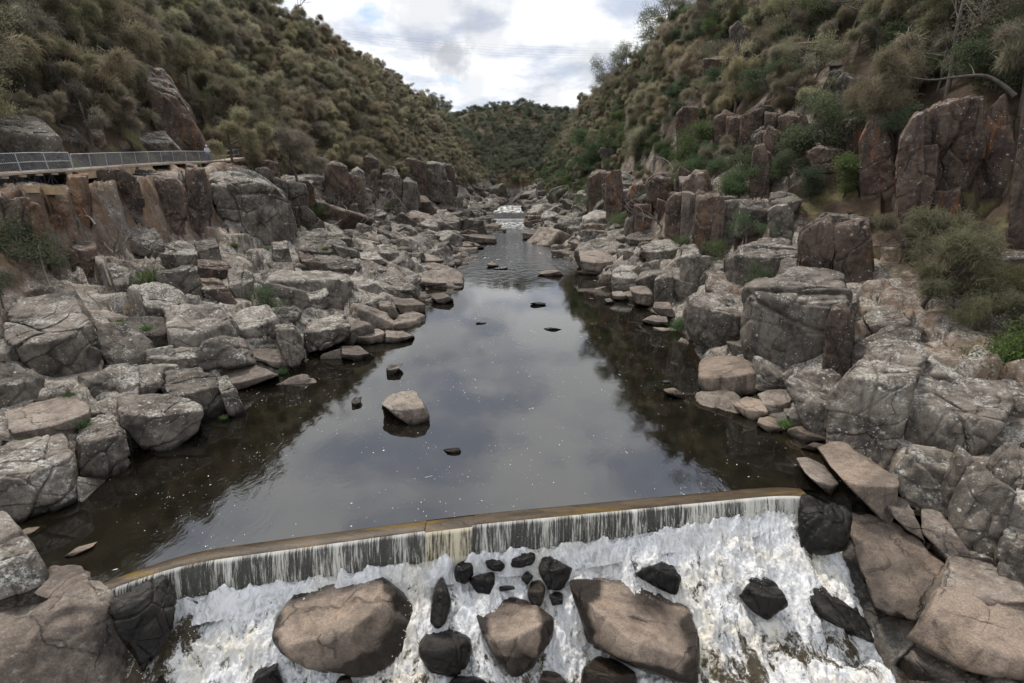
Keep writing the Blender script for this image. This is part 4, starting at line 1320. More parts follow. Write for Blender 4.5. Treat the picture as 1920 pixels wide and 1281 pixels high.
GZ2 = GZ + (rockz * dz * .8 + (1 - rockz) * dzs * np.clip(GB, 0, 1)) * nearw
soilv = np.clip(1 - rockz, 0, 1) * np.clip(GB * 1.5, 0, 1)
soilv = np.where(GL & (GB > 4.2) & (GB < 5) & (GY < 75) & (GY > 40), soilv - .25, soilv)
# make room for the blocks that stand on the banks
rx, ry, rz_ = GX.copy(), GY.copy(), GZ - CAMZ
dep = np.maximum(ry * CP - rz_ * SP, .5)
TU, TV = W / 2 + F * rx / dep, H / 2 - F * (ry * SP + rz_ * CP) / dep
for (uv, d), bx_ in zip(POLYS, POLYBOX):
    mk = np.where((TU > bx_[0]) & (TU < bx_[1]) & (TV > bx_[2]) & (TV < bx_[3]) & (dep > d - 1.5) & (dep < d + 12))[0]
    if not len(mk):
        continue
    c = uv.mean(0)
    P_ = uv[np.argsort(np.arctan2(uv[:, 1] - c[1], uv[:, 0] - c[0]))]
    dmin = np.full(len(mk), 1e9)
    for a_, b2 in zip(P_, np.roll(P_, -1, 0)):
        e_ = b2 - a_
        nn_ = np.array((-e_[1], e_[0])) / (np.hypot(*e_) + 1e-9)
        dmin = np.minimum(dmin, (TU[mk] - a_[0]) * nn_[0] + (TV[mk] - a_[1]) * nn_[1])
    sz_ = min(np.ptp(uv[:, 0]), np.ptp(uv[:, 1])) / F * d
    k_ = np.clip(dmin / (.12 * min(np.ptp(uv[:, 0]), np.ptp(uv[:, 1]))), 0, 1)
    GZ2[mk] = np.minimum(GZ2[mk], GZ[mk] - k_ * (.2 + .10 * sz_))
    bk = k_ * (.2 + .2 * sz_) / dep[mk]
    GX[mk] += rx[mk] * bk
    GY[mk] += ry[mk] * bk
idx = np.arange(NA * NR).reshape(NR, NA)
q = np.stack([idx[:-1, :-1], idx[:-1, 1:], idx[1:, 1:], idx[1:, :-1]], -1).reshape(-1, 4)[:, ::-1]
me = mesh_np('terrain', np.stack([GX, GY, GZ2], 1), q)
add_attr(me, 'soil', soilv)
add_attr(me, 'warm', np.where(GL & (GY < 85), np.clip((GB - 1.7) * 1.6, 0, 1) * np.clip(4.6 - GB, 0, 1), np.clip((GB - 1.9), 0, .5)) * (GY < 130))
wl_ = np.where(GY < weir_y(GX), rapid_z(GX, GY), water_level(GY))
hh = GZ2 - wl_
add_attr(me, 'wet', np.clip(1 - (hh - .1) / .55, 0, 1) * (np.abs(GX) < 20) * (GB < 1.2) * .8)
tag(obj('terrain', me, M['terrain']), kind='structure')

# ------------------------------------------------------------------ water
def water_sheet(name, ys, xfun, zfun, mat, nx=160, disp=None):
    ys = np.asarray(ys)
    rows = []
    for j in range(len(ys)):
        rows.append(xfun(j))
    XY = np.array(rows)           # (ny,nx,2)
    X, Yy = XY[..., 0].ravel(), XY[..., 1].ravel()
    Z = zfun(X, Yy)
    ny, nx = XY.shape[:2]
    i = np.arange(nx * ny).reshape(ny, nx)
    q = np.stack([i[:-1, :-1], i[:-1, 1:], i[1:, 1:], i[1:, :-1]], -1).reshape(-1, 4)
    me = mesh_np(name, np.stack([X, Yy, Z], 1), q)
    return me, X, Yy


NXW = 260
xw = np.linspace(-24, 21, NXW)
tt = np.linspace(0, 1, 220) ** 2.2
me, X, Yy = water_sheet('river_pool', tt, lambda j: np.stack([xw, weir_y(xw) + .55 + (172.6 - weir_y(xw) - .55) * tt[j]], 1), lambda x, y: 0 * x, M['water'])
g = ground(X, Yy)[0]
add_attr(me, 'edge', np.clip((g + .75) / .6, 0, 1))
tag(obj('river_pool', me, M['water']), kind='structure')
xs = np.linspace(-6, 6, 60)
ts = np.linspace(174.6, 262, 120)
me, X, Yy = water_sheet('upper_stream', ts, lambda j: np.stack([xs * np.interp(ts[j], [190, 225, 262], [1, .8, .5]) - 1.5 * np.sin((ts[j] - 175) * .05), xs * 0 + ts[j]], 1), lambda x, y: water_level(y) + .1 + .12 * vnoise(np.stack([x * .6, y * .3, x * 0], 1), 4) * (y > 192), M['water'])
tag(obj('upper_stream', me, M['water']), kind='structure')

xr = np.linspace(-15, 16.5, 900)
sr_ = np.linspace(0, 1, 520)
me, X, Yy = water_sheet('lower_rapids', sr_, lambda j: np.stack([xr, (weir_y(xr) - .12) - 9.0 * sr_[j] ** 1.15], 1), rapid_z, M['rapids'])
co = np.empty(len(X) * 3, np.float32)
me.vertices.foreach_get('co', co)
co = co.reshape(-1, 3)
pp = np.stack([X * .8, Yy * .5, X * 0], 1)
s_ = weir_y(X) - Yy
bub = fbm(pp * 1.6, 5, 91)
stk = fbm(np.stack([X * 5.5, Yy * 1.6, X * 0], 1) + 1.5 * np.stack([bub, bub, bub * 0], 1), 5, 95, .62)
chop = 1 - np.abs(fbm(np.stack([X * 3.2, Yy * 2.0, X * 0], 1) + 1.2 * bub[:, None], 5, 96, .6)) * 2.4
rdg = 1 - np.abs(fbm(pp * 1.1 + 5, 4, 97)) * 2
co[:, 2] += (.42 * bub + .34 * rdg + .15 * stk + .11 * chop + .08 * fbm(pp * 9, 4, 99)) * np.clip(s_ * 2.5, .25, 1) - .34 - 1.6 * np.clip((X - 11.2) / 1.2, 0, 1)
me.vertices.foreach_set('co', co.ravel())
calm = np.clip((s_ - 2.6) / 2.2, 0, 1) * .5 * np.clip(.4 - fbm(pp * .9, 3, 88) * 2, 0, 1) + .15 * np.clip(-stk * 1.6 - .1, 0, 1)
calm = np.maximum(calm, np.clip((-8.8 - X) / 1.2, 0, 1) * .55)
add_attr(me, 'calm', calm)
tag(obj('lower_rapids', me, M['rapids']), kind='structure')

# ------------------------------------------------------------------ near weir
weir = empty('weir', (0, 15, -.02))
tag(weir, 'long low concrete weir across the near end of the pool', 'weir')
xc = np.linspace(-12.6, 11.0, 260)
yc = weir_y(xc)
NOTCH = (-2.9, -1.35)


def strip(name, prof, mat, parent, mask=None, attrs=None):
    """sweep a (dy, z) profile along the weir line"""
    n, k = len(xc), len(prof)
    v = np.zeros((n, k, 3))
    for j, (dy, z) in enumerate(prof):
        v[:, j, 0] = xc
        v[:, j, 1] = yc + dy
        v[:, j, 2] = z
    i = np.arange(n * k).reshape(n, k)
    sel = np.ones(n - 1, bool) if mask is None else mask[:-1] & mask[1:]
    q = np.stack([i[:-1, :-1], i[1:, :-1], i[1:, 1:], i[:-1, 1:]], -1)[sel].reshape(-1, 4)
    vv_ = v.reshape(-1, 3) - np.array(parent.location)
    us, inv = np.unique(q, return_inverse=True)
    me = mesh_np(name, vv_[us], inv.reshape(q.shape))
    return obj(name, me, mat, parent)


nm = (xc > NOTCH[0]) & (xc < NOTCH[1])
strip('crest', [(.95, -.2), (.62, -.012), (.4, .008), (.04, .004), (-.06, -.06)], M['crest'], weir, ~nm)
strip('notch', [(.95, -.2), (.60, -.02), (.3, -.035), (-.05, -.10)], M['crest'], weir, (xc > NOTCH[0] - .1) & (xc < NOTCH[1] + .1))
strip('wall', [(.02, -.09), (-.03, -.12), (-.1, -2.6)], M['wall'], weir)

# the curtain
n, k = 900, 26
xf = np.linspace(-11.75, 10.75, n)
yf = weir_y(xf)
wob = .05 * fbm(np.stack([xf * 3, xf * 0, xf * 0], 1), 3, 12)
v = np.zeros((n, k, 3))
dr = np.linspace(0, 1, k)
notch = (xf > NOTCH[0]) & (xf < NOTCH[1])
hgt = np.where(xf > 4, 1.05, 1.22)
for j in range(k):
    t = dr[j]
    v[:, j, 0] = xf
    v[:, j, 1] = yf - .04 - (.30 + wob * 2) * np.sqrt(t) - np.where(notch, .1 * t, 0)
    v[:, j, 2] = .01 - hgt * t + np.where(notch, -.07, 0)
i = np.arange(n * k).reshape(n, k)
q = np.stack([i[:-1, :-1], i[1:, :-1], i[1:, 1:], i[:-1, 1:]], -1).reshape(-1, 4)
me = mesh_np('waterfall', v.reshape(-1, 3), q)
add_attr(me, 'along', np.repeat(xf, k))
add_attr(me, 'drop', np.tile(dr, n))
add_attr(me, 'broken', np.repeat(np.where(notch, .16, np.clip((xf - 6) / 5, 0, .42)) - np.clip((-10.3 - xf), 0, 1) * .25, k))
add_attr(me, 'cream', np.repeat(np.where(notch, .7, .1), k))
tag(obj('waterfall', me, M['curtain']), kind='stuff')
# foam heaps where the curtain lands
n, k = 700, 24
xf = np.linspace(-10.6, 10.8, n)
yf = weir_y(xf)
v = np.zeros((n, k, 3))
for j in range(k):
    t = j / (k - 1)
    p = np.stack([xf * 2.2, xf * 0 + t * 1.6, xf * 0], 1)
    nn = fbm(p, 4, 41)
    base = rapid_z(xf, yf - .1 - t * .6)
    v[:, j, 0] = xf
    v[:, j, 1] = yf - .12 - t * .65
    v[:, j, 2] = base - .05 + .34 * np.sin(np.pi * min(1, t * 1.05)) * (.55 + 1.9 * nn) + .08 * fbm(p * 4, 3, 43) - .12 * t
i = np.arange(n * k).reshape(n, k)
q = np.stack([i[:-1, :-1], i[1:, :-1], i[1:, 1:], i[:-1, 1:]], -1).reshape(-1, 4)
me = mesh_np('plunge_foam', v.reshape(-1, 3), q)
add_attr(me, 'calm', np.full(n * k, -.35))
tag(obj('plunge_foam', me, M['rapids']), kind='stuff')

# far weir
fw = empty('weir', (0, 173.6, 0))
tag(fw, 'small distant weir with a white curtain across the stream up the gorge', 'weir')
b_ = MB()
b_.box((-.1, .3, -.15), 14.6, 1.0, 2.1)
b_.build('wall', M['wall'], fw)
n, k = 160, 8
xf = np.linspace(-6.2, 6.0, n)
v = np.zeros((n, k, 3))
for j in range(k):
    t = j / (k - 1)
    v[:, j, 0] = xf
    v[:, j, 1] = -.25 - .5 * math.sqrt(t)
    v[:, j, 2] = .96 - 1.05 * t
i = np.arange(n * k).reshape(n, k)
q = np.stack([i[:-1, :-1], i[1:, :-1], i[1:, 1:], i[:-1, 1:]], -1).reshape(-1, 4)
me = mesh_np('curtain', v.reshape(-1, 3), q)
add_attr(me, 'along', np.repeat(xf * .35, k))
add_attr(me, 'drop', np.tile(np.linspace(0, .9, k), n))
add_attr(me, 'broken', np.full(n * k, .8))
add_attr(me, 'cream', np.full(n * k, 0))
obj('curtain', me, M['curtain'], fw)

# spray thrown up where the water lands
ns = 5200
rs = np.random.default_rng(31)
sx_ = np.concatenate([rs.uniform(-10.5, 10.8, ns // 2), rs.uniform(2, 11, ns - ns // 2)])
sd_ = rs.uniform(0, 1, ns) ** 1.5 * 2.6
sy_ = weir_y(sx_) - .3 - sd_
sz_ = rapid_z(sx_, sy_) + .05 + np.abs(rs.normal(0, .22, ns)) * np.exp(-sd_ * .5)
rr_ = rs.uniform(.004, .013, ns)
tv = np.array([(1, 1, 1), (1, -1, -1), (-1, 1, -1), (-1, -1, 1)], float)
V = (np.stack([sx_, sy_, sz_], 1)[:, None] + tv[None] * rr_[:, None, None]).reshape(-1, 3)
b0 = np.arange(ns)[:, None] * 4
fc = np.concatenate([b0 + np.array(c_) for c_ in ((0, 1, 2), (0, 3, 1), (0, 2, 3), (1, 3, 2))])
me = mesh_np('spray', V, fc)
M['spray'] = plain('spray drops', (.8, .8, .8), (.9, .9, .9), 4, .4)
tag(obj('spray', me, M['spray']), kind='stuff')
PR_ = []
USED = set()


def uniq(lab, u, v):
    """a look shared by several, told apart by its place in the photo"""
    for f in ('%.0f', '%.1f', '%.2f', '%.3f'):
        s = lab + (', %s%% across %s%% down' % (f % (u / W * 100), f % (v / H * 100)))
        if s not in USED:
            break
    USED.add(s)
    return s


for i, (uv, mat, desc, fr, p, kw) in enumerate(ROCKS):
    kw = dict(kw)
    kw.pop('dk', None)
    foot = kw.pop('foot', None)
    kw['joint'] = {'rock': 1.0, 'pale': .9, 'brown': 1.0, 'bluff': 1.0, 'orange': 1.0, 'smooth': .35, 'tan': .22 if 'lower left' not in desc else .5, 'dark': .75}[mat]
    wet = kw.pop('wet', None)
    d_b, d_t = HD[2 * i], HD[2 * i + 1]
    if not HO[2 * i + 1]:
        d_t = d_b * 1.1
    u, v = np.mean(uv, 0)
    base = at_depth(q_[2 * i][0], q_[2 * i][1], d_b)
    wl0 = float(rapid_z(np.array([base.x]), np.array([base.y]))[0]) if base.y < weir_y(base.x) else float(water_level(base.y))
    wz = None
    if wet == 1:
        wz = (wl0 + .1, wl0 + .5)
    elif wet == 2:
        wz = (-2.0, -.9)
    elif wet == 3:
        wz = (wl0 + .55, wl0 + 1.35)
    elif wet == 4:
        wz = (wl0 + 1.5, wl0 + 4.5)
    elif wet == 0:
        wz = (-.02, .05)
    cliff = fr >= .78
    if cliff and u < 430 and d_b < 75:
        d_b = d_b - .9
    if wet in (3, 4) and base.y > 5:
        d_b = d_b - .3
    if wet in (3, 4) or (wet == 1 and base.y < 15 and abs(base.x) < 9):
        kw['maxt'] = weir_y(base.x) * CP + (CAMZ + 1) * SP - d_b - .25
    if wet == 3:
        kw['rim'] = True
    if wet is None:
        kw['grow'] = 1.0 if desc.startswith('!giant') else (1.06 if foot else (1.3 if .2 < fr < .75 and mat in ('rock', 'pale', 'brown') else 1.15))
    if wet is None or wet == 2:
        uv = np.array(uv, float)
        vb, vt = uv[:, 1].max(), uv[:, 1].min()
        ext = (vb - vt) * (.28 if cliff and not foot else .16)
        uv[:, 1] += np.clip((uv[:, 1] - (vb - .35 * (vb - vt))) / (.35 * (vb - vt)), 0, 1) * ext
    name = 'rock_outcrop' if cliff else ('boulder' if max(np.ptp(np.array(uv)[:, 0]), np.ptp(np.array(uv)[:, 1])) > 60 else 'rock')
    o = outline_rock(name, uv, mat, fr, p, seed=i * 3 + 1, depth=(d_b, d_t), wetz=wz, amt=1.5 if 'lower left corner' in desc else .75 if mat in ('tan', 'smooth') else (1.3 if cliff else 1.0), **kw)
    lab = desc[1:] if desc[0] == '!' else uniq(desc, u, v)
    grp = {'joi': 'jointed columns of the right slope', 'wea': 'weathered crags of the slopes'}.get(desc[:3] if 'slope' in desc else '')
    tag(o, lab, 'rock outcrop' if cliff else 'boulder', grp)
    PR_.append(o)



# loose boulders that fill the banks
PROTO = []
for k in range(12):
    rg = np.random.default_rng(k + 40)
    pls = []
    for _ in range(7):
        n = rg.normal(size=3)
        n /= np.linalg.norm(n)
        pls.append((n, rg.uniform(.78, 1.15)))
    for ax in range(3):
        for s in (-1, 1):
            n = rg.normal(0, .2, 3)
            n[ax] = s
            n /= np.linalg.norm(n)
            pls.append((n, rg.uniform(.68, .95)))
    dirs, faces = ico(5)
    r = facet_radius(dirs, pls, rg.choice([14, 20, 28]))
    P = dirs * r[:, None]
    P = P + dirs * roughen(P, 1.3, 300 + k, 1.0, .8)[:, None]
    P *= np.array([1, .8, .62])
    PROTO.append({mm: None for mm in ('rock', 'pale', 'smooth', 'brown')})
    for mm in PROTO[-1]:
        me = mesh_np('boulder', P, faces)
        me.materials.append(M[mm])
        PROTO[-1][mm] = me


def scatter_boulders():
    rg = np.random.default_rng(11)
    cand = []
    N = 9000
    y = 14 * (340 / 14) ** rg.uniform(0, 1, N)
    left = rg.uniform(size=N) < .55
    XL, ZL = side_knots(TL, y)
    XR, ZR = side_knots(TR, y)
    tcl = rg.uniform(-.12, 1.1, N)
    xl = XL[0] + (XL[3] - XL[0]) * tcl
    xr_ = XR[0] + (XR[3] - XR[0]) * tcl
    # rapids far up the gorge are full of rock from side to side
    x = np.where(left, xl, xr_)
    mid = (y > 190) & (rg.uniform(size=N) < .6)
    x = np.where(mid, rg.uniform(-7, 7, N), x)
    size = np.exp(rg.normal(0, .5, N)) * np.clip(.75 + y * .012, .8, 2.3)
    return x, y, size, np.where(mid, 0, tcl), left & ~mid


bx, by, bs, tcl_, left = scatter_boulders()
bz, bb, bl_ = ground(bx, by)
taken = []
LOOSE = []
rk = np.random.default_rng(5).uniform(size=len(bx))
ontop = left & (tcl_ > .62) & (by < 78)
order = np.random.default_rng(3).permutation(len(bx))
for i in order:
    x, y, s = bx[i], by[i], bs[i]
    if bz[i] < water_level(y) - .8 or (y < weir_y(x) + 2):
        continue
    u, v = project((x, y, bz[i] + .3 * s))
    if 176 < y < 240 and abs(x + 1.5) < 4.5 and rk[i] > .12:
        continue
    if not (-40 < u < 1960 and 200 < v < 1300):
        continue
    if on_rock(u, v, grow=0) and y < 80:
        continue
    if ontop[i]:
        continue
    if y < 70 and rk[i] > .004 * y - .06:
        continue
    if any((x - a) ** 2 + (y - b) ** 2 < (.62 * (s + c)) ** 2 for a, b, c in taken):
        continue
    taken.append((x, y, s))
    dep = y * CP - (bz[i] - CAMZ) * SP
    LOOSE.append((s / dep, x, y, bz[i], s, u, v))
LOOSE.sort(reverse=True)
rg = np.random.default_rng(21)
SIZES = ('small', 'modest', 'chunky')
NLOOSE = 170
rest = []
for j, (sz, x, y, z, s, u, v) in enumerate(LOOSE):
    low = z < water_level(y) + .5
    mm = 'smooth' if low else str(rg.choice(['rock', 'rock', 'rock', 'pale', 'pale', 'brown']))
    eul = (rg.uniform(-.35, .35), rg.uniform(-.35, .35), rg.uniform(0, 6.28))
    scl = (s * rg.uniform(.85, 1.2), s * rg.uniform(.85, 1.2), s * rg.uniform(.8, 1.15))
    pk = int(rg.integers(12))
    if j < NLOOSE:
        o = bpy.data.objects.new('boulder', PROTO[pk][mm])
        COL.objects.link(o)
        o.location = (x, y, z - .05 * s)
        o.rotation_euler = eul
        o.scale = scl
        col_ = {'rock': 'grey', 'pale': 'pale lichened', 'smooth': 'water worn brown', 'brown': 'dark brown'}[mm]
        side = 'left' if x < 0 else 'right'
        tag(o, uniq('loose %s boulder on the %s bank' % (col_, side), u, v), 'boulder', 'loose boulders on the banks')
    else:
        rest.append((x, y, z - .05 * s, eul, scl, pk))
# the small far ones: one mass of rubble
V, Fc, n0 = [], [], 0
dirs, faces = ico(3)
for (x, y, z, eul, scl, pk) in rest:
    rg2 = np.random.default_rng(pk)
    P = dirs * (1 + .22 * vnoise(dirs * 1.6 + pk * 3, pk) + .1 * vnoise(dirs * 4 + pk, pk))[:, None]
    P = P * np.array([1, .8, .62]) * np.array(scl)
    from mathutils import Euler
    Rm = np.array(Euler(eul).to_matrix())
    V.append(P @ Rm.T + np.array((x, y, z)))
    Fc.append(faces + n0)
    n0 += len(P)
if V:
    me = mesh_np('rubble', np.concatenate(V), np.concatenate(Fc))
    tag(obj('rubble', me, M['rock']), kind='stuff')


# ------------------------------------------------------------------ walkway, fence, footbridge
def P(u, v, d):
    return at_depth(u, v, d)


# near edge of the path, from the left of the photo to where it goes behind the trees
EDGE = [P(-90, 331, 29.5), P(0, 327, 32), P(70, 321.5, 34.5), P(140, 318.5, 37.5), P(210, 313, 42), P(280, 308, 47.5), P(335, 304.5, 52.5), P(400, 303, 58), P(440, 300, 62)]


def along(pts, t):
    """point at arc length t"""
    for a, b in zip(pts[:-1], pts[1:]):
        L_ = (b - a).length
        if t <= L_:
            return a.lerp(b, t / L_)
        t -= L_
    return pts[-1].copy()


def total(pts):
    return sum((b - a).length for a, b in zip(pts[:-1], pts[1:]))


OUT = Vector((-1, .08, 0)).normalized()      # away from the gorge


def ribbon(pts, wid, thick, name, mat, parent=None):
    v, q = [], []
    for p in pts:
        for dx, dz in ((0, 0), (wid, 0), (wid, -thick), (0, -thick)):
            v.append(tuple(p + OUT * dx + Vector((0, 0, dz))))
    for i in range(len(pts) - 1):
        for k in range(4):
            a, b = i * 4 + k, i * 4 + (k + 1) % 4
            q.append([a, b, b + 4, a + 4])
    n = (len(pts) - 1) * 4
    q.append([0, 1, 2, 3])
    q.append([n + 3, n + 2, n + 1, n])
    return obj(name, mesh_np(name, np.array(v), np.array(q), False), mat, parent)


bridge = empty('footbridge', (0, 0, 0))
tag(bridge, 'footbridge on a black lattice truss leading off the left edge', 'bridge')
bpts = EDGE[:4]
ribbon(bpts, 2.2, .12, 'deck', M['deck'], bridge)
LB = total(bpts)
for off in (0.15, 2.0):
    mb = MB()
    tp = [along(bpts, t) + OUT * off - Vector((0, 0, .2)) for t in np.linspace(0, LB * .97, 15)]
    bt = [p - Vector((0, 0, .95)) for p in tp]
    for a, b in zip(tp[:-1], tp[1:]):
        mb.bar(a, b, .09)
    for a, b in zip(bt[:-3], bt[1:-2]):
        mb.bar(a, b, .10)
    for i in range(len(tp) - 3):
        mb.bar(tp[i] - Vector((0, 0, .03)), bt[i] + Vector((0, 0, .03)), .06)
        if i % 2:
            mb.bar(tp[i], bt[i + 1], .06)
        else:
            mb.bar(bt[i], tp[i + 1], .06)
    mb.bar(bt[-3], tp[-1], .09)
    mb.build('truss', M['truss'], bridge)
for t in np.linspace(1.5, LB - .8, 6):
    mb = MB()
    p = along(bpts, t)
    mb.box(p + OUT * .9 - Vector((0, 0, .2)), 2.4, .14, .14)
    mb.build('crossbeam', M['timber'], bridge)
mb = MB()
c0 = P(108, 357, 34.2)
mb.box(c0 + OUT * .6, 1.55, .9, .55)
tag(mb.build('bridge_footing', M['concrete']), 'pale concrete block footing on the cliff under the footbridge', 'footing')
mb = MB()
mb.box(P(66, 355, 33) + OUT * .9, 1.5, .8, .45)
tag(mb.build('bridge_footing', M['concrete']), 'shadowed stained concrete footing farther left under the footbridge', 'footing')

path = empty('walkway', (0, 0, 0))
tag(path, 'dusty concrete walkway along the left cliff top', 'walkway')
ppts = EDGE[3:]
ribbon(ppts, 2.3, .16, 'deck', M['deck'], path)
up_pts = [EDGE[-1] + Vector((-.4, 0, 0)), P(450, 297.5, 64.5), P(460, 295.5, 66)]
ribbon(up_pts, 1.8, .3, 'ramp', M['deck'], path)
# stepped concrete kerb blocks at its edge
mb = MB()
for t in np.linspace(.3, 9.0, 4):
    a, b = along(ppts, t) + OUT * .22 - Vector((0, 0, .44)), along(ppts, t + 2.3) + OUT * .22 - Vector((0, 0, .44))
    mb.bar(a, b, .4, .52)
mb.build('kerb', M['concrete'], path)


def fence(pts, label, hgt, rails, lean=0.0, step=2.2, wires=True, upto=None):
    f = empty('fence', tuple(pts[0]))
    tag(f, label, 'fence')
    loc = pts[0]
    Lt = total(pts)
    upv = Vector((lean, 0, 1)).normalized()
    n = max(2, round(Lt / step))
    for i in range(n + 1):
        p = along(pts, Lt * i / n) + OUT * .08 - loc
        mb = MB()
        mb.tube([p - upv * .1, p + upv * hgt], .03, 6)
        mb.build('post', M['galv'], f)
    for r in rails:
        mb = MB()
        mb.tube([along(pts, t) + OUT * .08 + upv * r * hgt - loc for t in np.linspace(0, Lt, 24)], .024, 5)
        mb.build('rail', M['galv'], f)
    if wires:
        mb = MB()
        m_ = int(Lt / .13)
        for sgn in (1, -1):
            for i in range(-8, m_ + 8):
                t0, t1 = i * .13, i * .13 + sgn * hgt * .95
                h0, h1 = .03, hgt * .97
                a0, a1 = t0, t1
                lo, hi = (t0, t1) if t0 < t1 else (t1, t0)
                if hi < 0 or lo > Lt:
                    continue
                s0, s1 = np.clip((0 - t0) / (t1 - t0), 0, 1), np.clip((Lt - t0) / (t1 - t0), 0, 1)
                s0, s1 = min(s0, s1), max(s0, s1)
                if s1 - s0 < .01:
                    continue
                ta, tb = t0 + (t1 - t0) * s0, t0 + (t1 - t0) * s1
                ha, hb = h0 + (h1 - h0) * s0, h0 + (h1 - h0) * s1
                mb.bar(along(pts, ta) + OUT * .05 + upv * ha - loc, along(pts, tb) + OUT * .05 + upv * hb - loc, .007)
        mb.build('wire_mesh', M['mesh'], f)
    return f


fence(bpts, 'steel framed mesh fence with three rails along the footbridge', 1.2, (.06, .52, 1.0), -.12, 2.0)
fence(ppts[:-1], 'low mesh fence with thin posts along the walkway edge', 1.08, (1.0, .05), 0, 2.3)
fence([ppts[-2], ppts[-1], up_pts[1]], 'light railing beside the ramp where the walkway climbs into the trees', 1.1, (1.0, .5), 0, 2.4, False)

# dry stone walls under the path
def drystone(u0, v0, u1, v1, d, label, seed):
    w = empty('stone_wall', tuple(P((u0 + u1) / 2, v1, d)))
    tag(w, label, 'stone wall')
    rg = np.random.default_rng(seed)
    V, Fc, n0 = [], [], 0
    dirs, faces = ico(3)
    h = (v1 - v0) / F * d
    rows = max(2, int(h / .32))
    for r in range(rows):
        v = v0 + (v1 - v0) * (r + .5) / rows
        u = u0 + rg.uniform(0, 6)
        while u < u1:
            wd = rg.uniform(.35, .75)
            p = P(u + wd / 2 * F / d, v, d) + OUT * (.25 - .06 * r)
            s = np.array((wd * .54, .35, h / rows * .62))
            Q = np.sign(dirs) * np.abs(dirs) ** .55 * s * (1 + .15 * vnoise(dirs * 2 + rg.uniform(0, 50), 3))[:, None]
            Rm = np.array(Matrix.Rotation(rg.uniform(-.12, .12), 3, 'Y')) @ np.array(Matrix.Rotation(math.pi / 2 + rg.uniform(-.3, .3), 3, 'Z'))
            V.append(Q @ Rm.T + np.array(p) - np.array(w.location))
            Fc.append(faces + n0)
            n0 += len(Q)
            u += wd * F / d * .98
    obj('stones', mesh_np('stones', np.concatenate(V), np.concatenate(Fc)), M['rock'], w)


drystone(226, 318, 290, 340, 45.5, 'dry stone wall patch under the walkway beside the concrete edge', 3)
drystone(380, 306, 428, 332, 57.5, 'dry stone wall under the far end of the walkway near the person', 5)


# ------------------------------------------------------------------ the person on the walkway
M['skin'] = plain('skin', (.46, .27, .19), (.55, .34, .25), 20, .6, 0, .05)
M['shirt'] = plain('pale checked shirt', (.28, .33, .48), (.70, .72, .80), 22, .9, 0, .1)
M['jeans'] = plain('blue jeans', (.05, .08, .17), (.09, .13, .25), 18, .9, 0, .1)
M['hair'] = plain('grey hair', (.5, .47, .43), (.65, .62, .58), 30, .9, 0, .2)
M['shoe'] = plain('dark shoes', (.03, .028, .026), (.06, .055, .05), 20, .7, 0, .1)


def skin(name, verts, edges, rad, mat, parent, root=0, sub=1):
    me = bpy.data.meshes.new(name)
    me.from_pydata(verts, edges, [])
    o = obj(name, me, mat, parent)
    md = o.modifiers.new('skin', 'SKIN')
    for i, r in enumerate(rad):
        me.skin_vertices[0].data[i].radius = (r, r)
    me.skin_vertices[0].data[root].use_root = True
    s = o.modifiers.new('sub', 'SUBSURF')
    s.levels = s.render_levels = sub
    return o


feet = P(398, 303.5, 58) + OUT * .42
feet.z += .02
per = empty('person', tuple(feet), math.radians(32))
tag(per, 'grey haired person in a pale blue checked shirt and jeans standing at the walkway fence', 'person')
# facing -y in its own frame, forearms forward on the fence rail
bv, be, br_ = [], [], []


def jv(x, y, z, r, frm=None):
    bv.append((x, y, z))
    br_.append(r)
    if frm is not None:
        be.append((frm, len(bv) - 1))
    return len(bv) - 1


pel = jv(0, 0, .92, .13)
wai = jv(0, -.01, 1.08, .125, pel)
che = jv(0, -.03, 1.28, .145, wai)
nk = jv(0, -.04, 1.44, .06, che)
hd0 = jv(0, -.05, 1.52, .068, nk)
hd = jv(0, -.06, 1.60, .088, hd0)
tp = jv(0, -.05, 1.68, .075, hd)
jv(0, -.155, 1.585, .016, hd)          # nose
jv(.09, -.05, 1.59, .016, hd)
jv(-.09, -.05, 1.59, .016, hd)
for s in (1, -1):
    hip = jv(.09 * s, 0, .88, .095, pel)
    kn = jv(.10 * s, -.03, .48, .062, hip)
    an = jv(.105 * s, .01, .09, .042, kn)
    jv(.115 * s, -.14, .035, .04, an)
    sh = jv(.19 * s, -.03, 1.38, .06, che)
    el = jv(.25 * s, -.08, 1.12, .045, sh)
    wr = jv(.17 * s, -.33, 1.05, .03, el)
    pa = jv(.15 * s, -.40, 1.05, .036, wr)
    for i, (ln, dx) in enumerate(((.075, .03), (.09, .012), (.085, -.008), (.07, -.026))):
        k1 = jv(.15 * s + dx, -.44, 1.055 - .01 * i, .010, pa)
        jv(.15 * s + dx, -.44 - ln * .5, 1.03 - .01 * i, .008, k1)
    jv(.12 * s, -.39, 1.09, .011, wr)
skin('body', bv, be, br_, M['skin'], per)
skin('shirt', [(0, 0, .90), (0, -.01, 1.08), (0, -.03, 1.28), (0, -.035, 1.40), (.19, -.03, 1.38), (.25, -.08, 1.12), (.19, -.27, 1.06), (-.19, -.03, 1.38), (-.25, -.08, 1.12), (-.19, -.27, 1.06)],
     [(0, 1), (1, 2), (2, 3), (2, 4), (4, 5), (5, 6), (2, 7), (7, 8), (8, 9)], [.155, .15, .17, .085, .08, .065, .05, .08, .065, .05], M['shirt'], per)
skin('trousers', [(0, 0, .98), (0, 0, .90), (.095, 0, .84), (.10, -.03, .48), (.105, .005, .12), (-.095, 0, .84), (-.10, -.03, .48), (-.105, .005, .12)],
     [(0, 1), (1, 2), (2, 3), (3, 4), (1, 5), (5, 6), (6, 7)], [.15, .15, .11, .078, .07, .11, .078, .07], M['jeans'], per)
